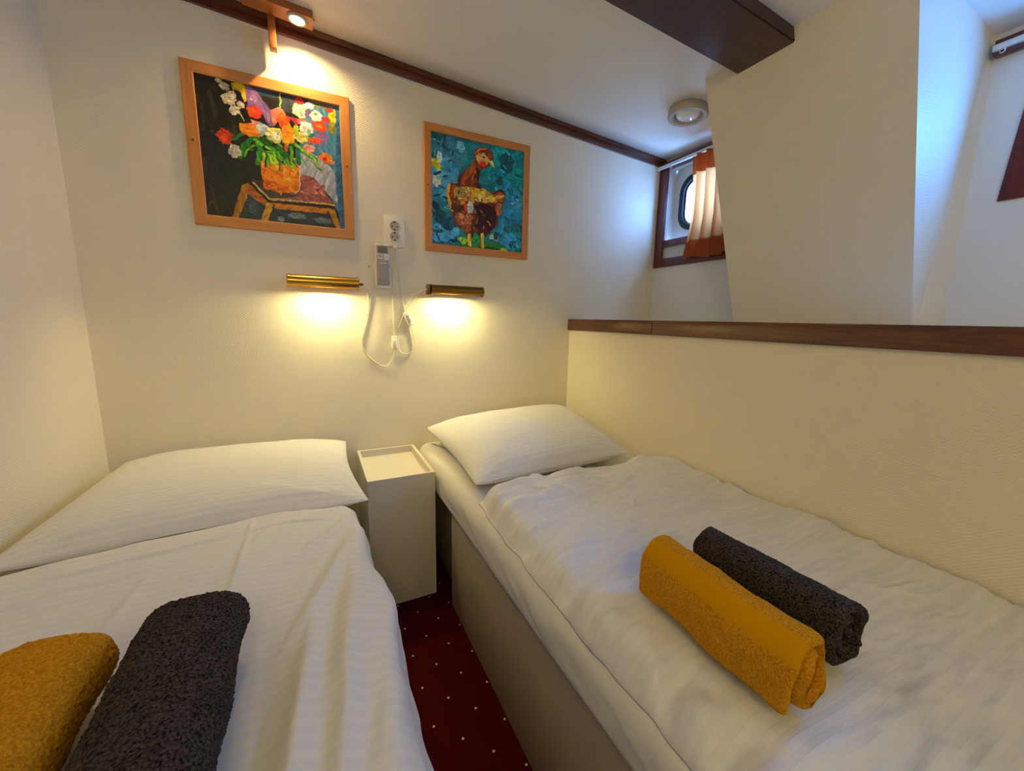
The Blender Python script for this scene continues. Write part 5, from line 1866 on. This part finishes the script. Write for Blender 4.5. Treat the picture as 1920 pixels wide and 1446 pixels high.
def duvet_left():
    nx, ny = 320, 380
    s = np.linspace(0, 1, nx)
    t = np.linspace(0, 1, ny)
    S, Tt = np.meshgrid(s, t)
    x0 = LX + 0.008
    yt0 = -0.040 + 1.105 + 0.085 * np.sin(np.clip(S * 1.12, 0, 1) * PI * 0.62) - 0.075 * np.clip((S - 0.80) / 0.2, 0, 1) ** 1.6 + 0.006 * fbm(S * 5, S * 0, 0, 3, 3)
    Y = yt0 + (YE + 0.03 - yt0) * Tt
    # path across the bed: flat, then over the right edge and down its side
    flat = 0.692
    R = 0.045
    drop = 0.075
    arc = R * PI / 2
    total = flat + arc + drop
    q = S * total
    th = np.clip((q - flat) / R, 0, PI / 2)
    dn = np.clip(q - flat - arc, 0, None)
    X = x0 + np.minimum(q, flat) + R * np.sin(th) + dn * 0.30
    Zb = MT + 0.062 - R * (1 - np.cos(th)) - dn
    ed = lambda d, Rr: np.sqrt(np.clip(1 - (1 - np.clip(d / Rr, 0, 1)) ** 2, 0, 1))
    dt = yt0 - Y
    sideness = np.clip((q - flat * 0.55) / (flat * 0.45), 0, 1)
    e = ed(dt, 0.045)
    Zb = Zb - 0.052 * (1 - e) * np.clip(1 - (q - flat) / 0.06, 0, 1)
    # long folds that run from the far right corner towards the foot
    a = 0.30
    al = (X + 0.0) * math.cos(a) - (Y - 1.0) * math.sin(a)
    ac = (X + 0.0) * math.sin(a) + (Y - 1.0) * math.cos(a)
    w = 0.0060 * fbm(al * 10, ac * 2.2, 0, 52, 3) * (0.25 + 1.1 * sideness)
    w += 0.0022 * fbm(al * 26, ac * 5, 1, 57, 3) * (0.3 + sideness)
    w += 0.010 * fbm(X * 2.4, Y * 1.8, 4, 71, 2)
    segs = [(-0.16, 1.13, -0.16, 0.45, 0.0026, 0.006), (-0.60, 0.965, -0.10, 1.060, 0.0035, 0.007), (-0.60, 0.90, -0.30, 0.955, 0.0025, 0.006),
            (-0.10, 1.055, 0.02, 1.045, 0.003, 0.005), (-0.30, 1.0, -0.345, 0.55, 0.002, 0.010),
            (0.085, 1.00, -0.060, 0.62, 0.006, 0.016), (0.080, 0.98, 0.005, 0.50, 0.007, 0.018), (0.095, 0.86, 0.050, 0.36, 0.006, 0.014),
            (-0.02, 0.70, -0.06, 0.33, 0.007, 0.016), (0.03, 0.62, -0.01, 0.30, 0.006, 0.014), (0.06, 1.04, -0.10, 0.85, 0.004, 0.012)]
    w += 2.0 * ridges(X, Y, segs)
    w *= 1 - 0.9 * flat_under(X, Y, [(-0.39, -0.095, 0.30, 0.66)])
    nz = np.cos(th)
    X = X + w * np.sin(th) * 1.2
    Z = Zb + w * nz * np.clip(dt / 0.03, 0.3, 1)
    P = np.stack([X, Y, Z], -1)
    tq = 0.018
    over = np.sin(th) > 0.02
    Xq = np.where(over, np.maximum(X - tq * np.sin(th) ** 2, 0.0705), X)
    Zq = np.where(Xq < 0.0703, MT + 0.0025, np.where(over, Z - tq * np.cos(th) - 0.001, MT + 0.0025))
    Zq = np.where(Xq <= 0.0706, np.maximum(MT + 0.0025 - np.clip(dn, 0, 1) - 0.0, Z - 0.03), Zq)
    Zq = np.minimum(np.where(over, Zq, np.minimum(MT + 0.0025, Z - 0.004)), Z - 0.002 * (1 - np.sin(th)))
    P[..., 2] = np.where(over, Z, np.maximum(Z, MT + 0.007))
    Q = np.stack([Xq, Y, Zq], -1)
    UV = np.stack([q, Y], -1)
    return closed_cloth('duvet', P, Q, UV, M_DUVET, 'smooth white duvet covering the left bed and hanging over its edge', 'duvet', 'white duvets on the beds', (-0.28, 0.5, MT)), P


dR, PR = duvet_right()
dL, PL = duvet_left()


# ------------------------------------------------------------------ pillows
def pillow(label, c00, c10, c11, c01, half, seed, zmin, origin, lean=0.0, flap=0):
    """corners: front-left, front-right, back-right, back-left"""
    n = 150
    t = np.linspace(0, 1, n)
    U, Vv = np.meshgrid(t, t)
    C = [np.array(c, float) for c in (c00, c10, c11, c01)]
    base = (C[0] * ((1 - U) * (1 - Vv))[..., None] + C[1] * (U * (1 - Vv))[..., None] + C[2] * (U * Vv)[..., None] + C[3] * ((1 - U) * Vv)[..., None])
    ctr = base.mean(axis=(0, 1))
    # edges pull in between the corners
    pin = 0.055 * (np.sin(U * PI) * (np.abs(2 * Vv - 1) ** 3) + np.sin(Vv * PI) * (np.abs(2 * U - 1) ** 3))
    base = base + (ctr - base) * pin[..., None]
    prof = np.clip(1 - np.abs(2 * U - 1) ** 3.0, 0, 1) ** 0.52 * np.clip(1 - np.abs(2 * Vv - 1) ** 3.0, 0, 1) ** 0.52
    nrm = np.cross(C[1] - C[0], C[3] - C[0])
    nrm = nrm / np.linalg.norm(nrm)
    cu, cv = np.minimum(U, 1 - U), np.minimum(Vv, 1 - Vv)
    rad = np.exp(-np.minimum(cu, cv) * 9)
    ang = np.arctan2(np.minimum(cv, 0.5), np.minimum(cu, 0.5) + 1e-6)
    wr = 0.0050 * fbm(ang * 5, np.hypot(cu, cv) * 2, 0, seed, 3) * np.clip(np.hypot(cu, cv) * 5, 0, 1) * np.exp(-np.hypot(cu, cv) * 3.0)
    wr = wr + 0.0035 * fbm(U * 3, Vv * 7, 0, seed + 5, 4) * (0.5 + rad) * np.clip(np.minimum(cu, cv) * 14, 0, 1)
    top = base + nrm * (half * prof + wr)[..., None]
    bot = base - nrm * (half * prof * 0.9)[..., None]
    out = []
    for P in (top, bot):
        P = P.copy()
        lo = zmin + 0.004
        P[..., 2] = np.where(P[..., 2] < lo + 0.03, lo + 0.03 * np.exp(np.clip((P[..., 2] - lo - 0.03) / 0.03, -8, 0)), P[..., 2])
        P[..., 1] = np.minimum(P[..., 1], BY - 0.006)
        P[..., 0] = np.clip(P[..., 0], LX + 0.004, RX - 0.004)
        out.append(P)
    # sew top and bottom along the rim
    UVt = np.stack([U * np.linalg.norm(C[1] - C[0]), Vv * np.linalg.norm(C[3] - C[0])], -1)
    me_t = grid_mesh('t', out[0], UVt)
    me_b = grid_mesh('b', out[1][:, ::-1], UVt[:, ::-1])
    b = BM()
    b.from_mesh(me_t)
    b.from_mesh(me_b)
    bmesh.ops.remove_doubles(b, verts=[v for v in b.verts if v.is_boundary], dist=0.0004)
    me = bpy.data.meshes.new('pillow')
    b.to_mesh(me)
    b.free()
    o = link_mesh('pillow', me, M_LINEN, None, smooth=True, origin=origin)
    return tag(o, label, 'pillow', 'white pillows on the beds')


pillow('flat wide white striped pillow on the left bed under the polished lamp', (-0.648, 1.128, 0.566), (0.118, 1.140, 0.578), (0.100, 1.745, 0.580), (-0.600, 1.755, 0.588), 0.068, 3, MT, (-0.27, 1.44, MT))
pillow('plump white striped pillow on the right bed against the wall', (0.440, 1.126, 0.572), (1.085, 1.138, 0.588), (1.190, 1.755, 0.636), (0.435, 1.725, 0.608), 0.088, 9, MT, (0.79, 1.44, MT))


# ------------------------------------------------------------------ rolled towels
def towel(label, mat, cx, y0, y1, zb, rx, rz, seed, tilt=0.0, turns=2.35, start=-2.2, tail=0.0, sag=0.0, fine=0.0019, flip=1, band=None, band_mat=None, fuzz=1.0, th=0.0150):
    """a folded towel rolled up: a thick ribbon wound in a flattened spiral, drawn along the roll"""
    phi = np.linspace(0, turns * 2 * PI, 900)
    R = min(rx, rz)
    r = 1.0 - (phi / (2 * PI)) * (th * 1.18 / R)
    r = np.clip(r, 0.16, 1)
    a = start - flip * phi

    def curve(off):
        k = np.clip(r - off / R, 0.03, 1)
        ca, sa = np.cos(a), np.sin(a)
        e = 0.86
        x = np.sign(ca) * np.abs(ca) ** e * rx * k
        z = np.sign(sa) * np.abs(sa) ** e * rz * k
        return np.stack([x, z], -1)

    outer, inner = curve(0.0), curve(th)
    if tail:
        # the free end hangs off the roll onto the bed
        d = np.array([-1.0 * tail, -0.0])
        f = np.exp(-phi / 0.5)[:, None]
        outer = outer + d * f
        inner = inner + d * f

    def resample(P, step):
        L = np.concatenate([[0], np.cumsum(np.linalg.norm(np.diff(P, axis=0), axis=1))])
        m = max(8, int(L[-1] / step))
        q = np.linspace(0, L[-1], m)
        return np.stack([np.interp(q, L, P[:, 0]), np.interp(q, L, P[:, 1])], -1)

    n_out = 1.12 * 2 * PI
    k = phi < n_out
    oa = resample(outer[k], fine)
    ob = resample(outer[~k], fine * 2.2)
    ic = resample(inner, fine * 2.4)
    cap = np.array([inner[-1] * 0.5 + outer[-1] * 0.5])
    ring = np.concatenate([oa, ob, cap, ic[::-1]])
    m = len(ring)
    # centre of the ribbon for each point (for rounding its ends)
    mids = (outer + inner) / 2
    dm = ((ring[:, None, :] - mids[None, ::4, :]) ** 2).sum(-1).argmin(1)
    near = mids[::4][dm]
    arcpos = dm / (len(mids) / 4.0)
    nl = int((y1 - y0) / fine)
    t = np.linspace(0, 1, nl)
    dist_end = np.minimum(t, 1 - t) * (y1 - y0)
    shrink = np.sqrt(np.clip(1 - (1 - np.clip(dist_end / 0.008, 0, 1)) ** 2, 0.04, 1))
    lay = 0.010 * fbm(arcpos * 6, arcpos * 0, 0, seed, 3)          # layers slip past each other at the ends
    XZ = near[None] + (ring - near)[None] * shrink[:, None, None]
    Yy = y0 + t[:, None] * (y1 - y0) + (t[:, None] - 0.5) * 2 * lay[None]
    if tail:
        Yy = Yy - 0.022 * np.exp(-(arcpos * 4 / 900 * turns * 2 * PI) / 0.35)[None] * np.exp(-t * 8)[:, None]
    XX, ZZ = XZ[..., 0], XZ[..., 1]
    # unevenness of the roll as a whole
    sc = 1 + 0.04 * fbm(t * 4, t * 0, 0, seed + 4, 3)[:, None]
    XX = XX * sc + 0.004 * fbm(t * 3, t * 0, 3, seed + 6, 2)[:, None]
    ZZ = ZZ * (2 - sc)
    lump = fbm(XX * 16, Yy * 14, ZZ * 16, seed + 8, 3)
    rr = np.hypot(XX, ZZ) + 1e-6
    XX = XX + XX / rr * lump * 0.0022
    ZZ = ZZ + ZZ / rr * lump * 0.0022
    # terry loops on the outside
    isout = np.zeros(m)
    isout[:len(oa)] = 1
    fz = np.abs(vnoise(XX * 290, Yy * 290, ZZ * 290, seed)) * 0.0030 * fuzz + vnoise(XX * 430, Yy * 430, ZZ * 430, seed + 1) * 0.0012 * fuzz
    bandmask = np.zeros(m)
    if band:
        aa = np.degrees(np.arctan2(ring[:, 1], ring[:, 0]))
        bandmask = ((aa > band[0]) & (aa < band[1])) * isout
    fz = fz * (1 - 0.95 * bandmask[None])
    fz = fz * (0.35 + 0.65 * isout[None])
    dx, dz = ring[:, 0] - near[:, 0], ring[:, 1] - near[:, 1]
    dd = np.hypot(dx, dz) + 1e-6
    XX = XX + dx / dd * fz
    ZZ = ZZ + dz / dd * fz
    z = ZZ + rz
    z = np.where(z < 0.012, 0.012 * np.exp(np.clip((z - 0.012) / 0.012, -6, 0)), z) + sag * 0
    ct, st = math.cos(tilt), math.sin(tilt)
    yc = (y0 + y1) / 2
    px = cx + XX * ct - (Yy - yc) * st
    py = yc + XX * st + (Yy - yc) * ct
    P = np.stack([px, py, zb + z], -1)
    me = grid_mesh('rolled_towel', P, None, wrap_u=True)
    b = BM()
    b.from_mesh(me)
    # close the two ribbon ends with strips across the thickness
    b.verts.ensure_lookup_table()
    for row in (0, nl - 1):
        base = row * m
        lo, hi = 0, m - 1
        L = len(oa) + len(ob)
        no, ni = L, m - L
        A = list(range(L))
        Bk = list(range(m - 1, L - 1, -1))
        i = j = 0
        while i < len(A) - 1 or j < len(Bk) - 1:
            if j == len(Bk) - 1 or (i < len(A) - 1 and (i + 1) / len(A) <= (j + 1) / len(Bk)):
                tri = (A[i], A[i + 1], Bk[j])
                i += 1
            else:
                tri = (A[i], Bk[j + 1], Bk[j])
                j += 1
            try:
                b.faces.new([b.verts[base + q] for q in tri])
            except ValueError:
                pass
    bmesh.ops.recalc_face_normals(b, faces=b.faces)
    b.to_mesh(me)
    b.free()
    o = link_mesh('rolled_towel', me, mat, None, smooth=True, origin=(cx, yc, zb))
    if band:
        me.materials.append(band_mat)
        mi = np.zeros(len(me.polygons), np.int32)
        vi = np.zeros(len(me.loops), np.int32)
        me.loops.foreach_get('vertex_index', vi)
        st = np.zeros(len(me.polygons), np.int32)
        me.polygons.foreach_get('loop_start', st)
        col = vi[st] % m
        mi[bandmask[col] > 0.5] = 1
        me.polygons.foreach_set('material_index', mi)
    return tag(o, label, 'towel', 'rolled towels on the beds')


def rest_height(PP, x0, x1, y0, y1):
    k = (PP[..., 0] > x0) & (PP[..., 0] < x1) & (PP[..., 1] > y0) & (PP[..., 1] < y1)
    return float(np.percentile(PP[..., 2][k], 92))


ZR = rest_height(PR, 0.52, 0.71, 0.22, 0.50)

ZL = rest_height(PL, -0.38, -0.10, 0.33, 0.64)
towel('mustard rolled towel on the right bed, beside the dark one', M_GOLD, 0.570, 0.250, 0.506, ZR, 0.0455, 0.0635, 3, tilt=-0.028, tail=0.010, start=-2.45, flip=1, fine=0.0018, band=(108, 148), band_mat=M_GOLD_BAND, fuzz=0.40, th=0.0115)
towel('dark charcoal rolled towel on the right bed, nearer the low wall', M_DARK, 0.684, 0.2400, 0.4918, ZR, 0.0455, 0.0620, 7, tilt=0.007, start=-0.6, flip=-1, fine=0.0019, fuzz=0.55, th=0.0125)
towel('dark charcoal rolled towel on the left bed, cut by the bottom of the photo', M_DARK, -0.166, 0.330, 0.654, ZL, 0.071, 0.062, 12, tilt=0.02, start=-1.2, flip=1, fine=0.0016, fuzz=0.8)
towel('mustard rolled towel in the lower left corner on the left bed', M_GOLD, -0.310, 0.320, 0.645, ZL, 0.074, 0.058, 17, tilt=0.02, start=-2.0, flip=1, fine=0.0017, fuzz=0.7)
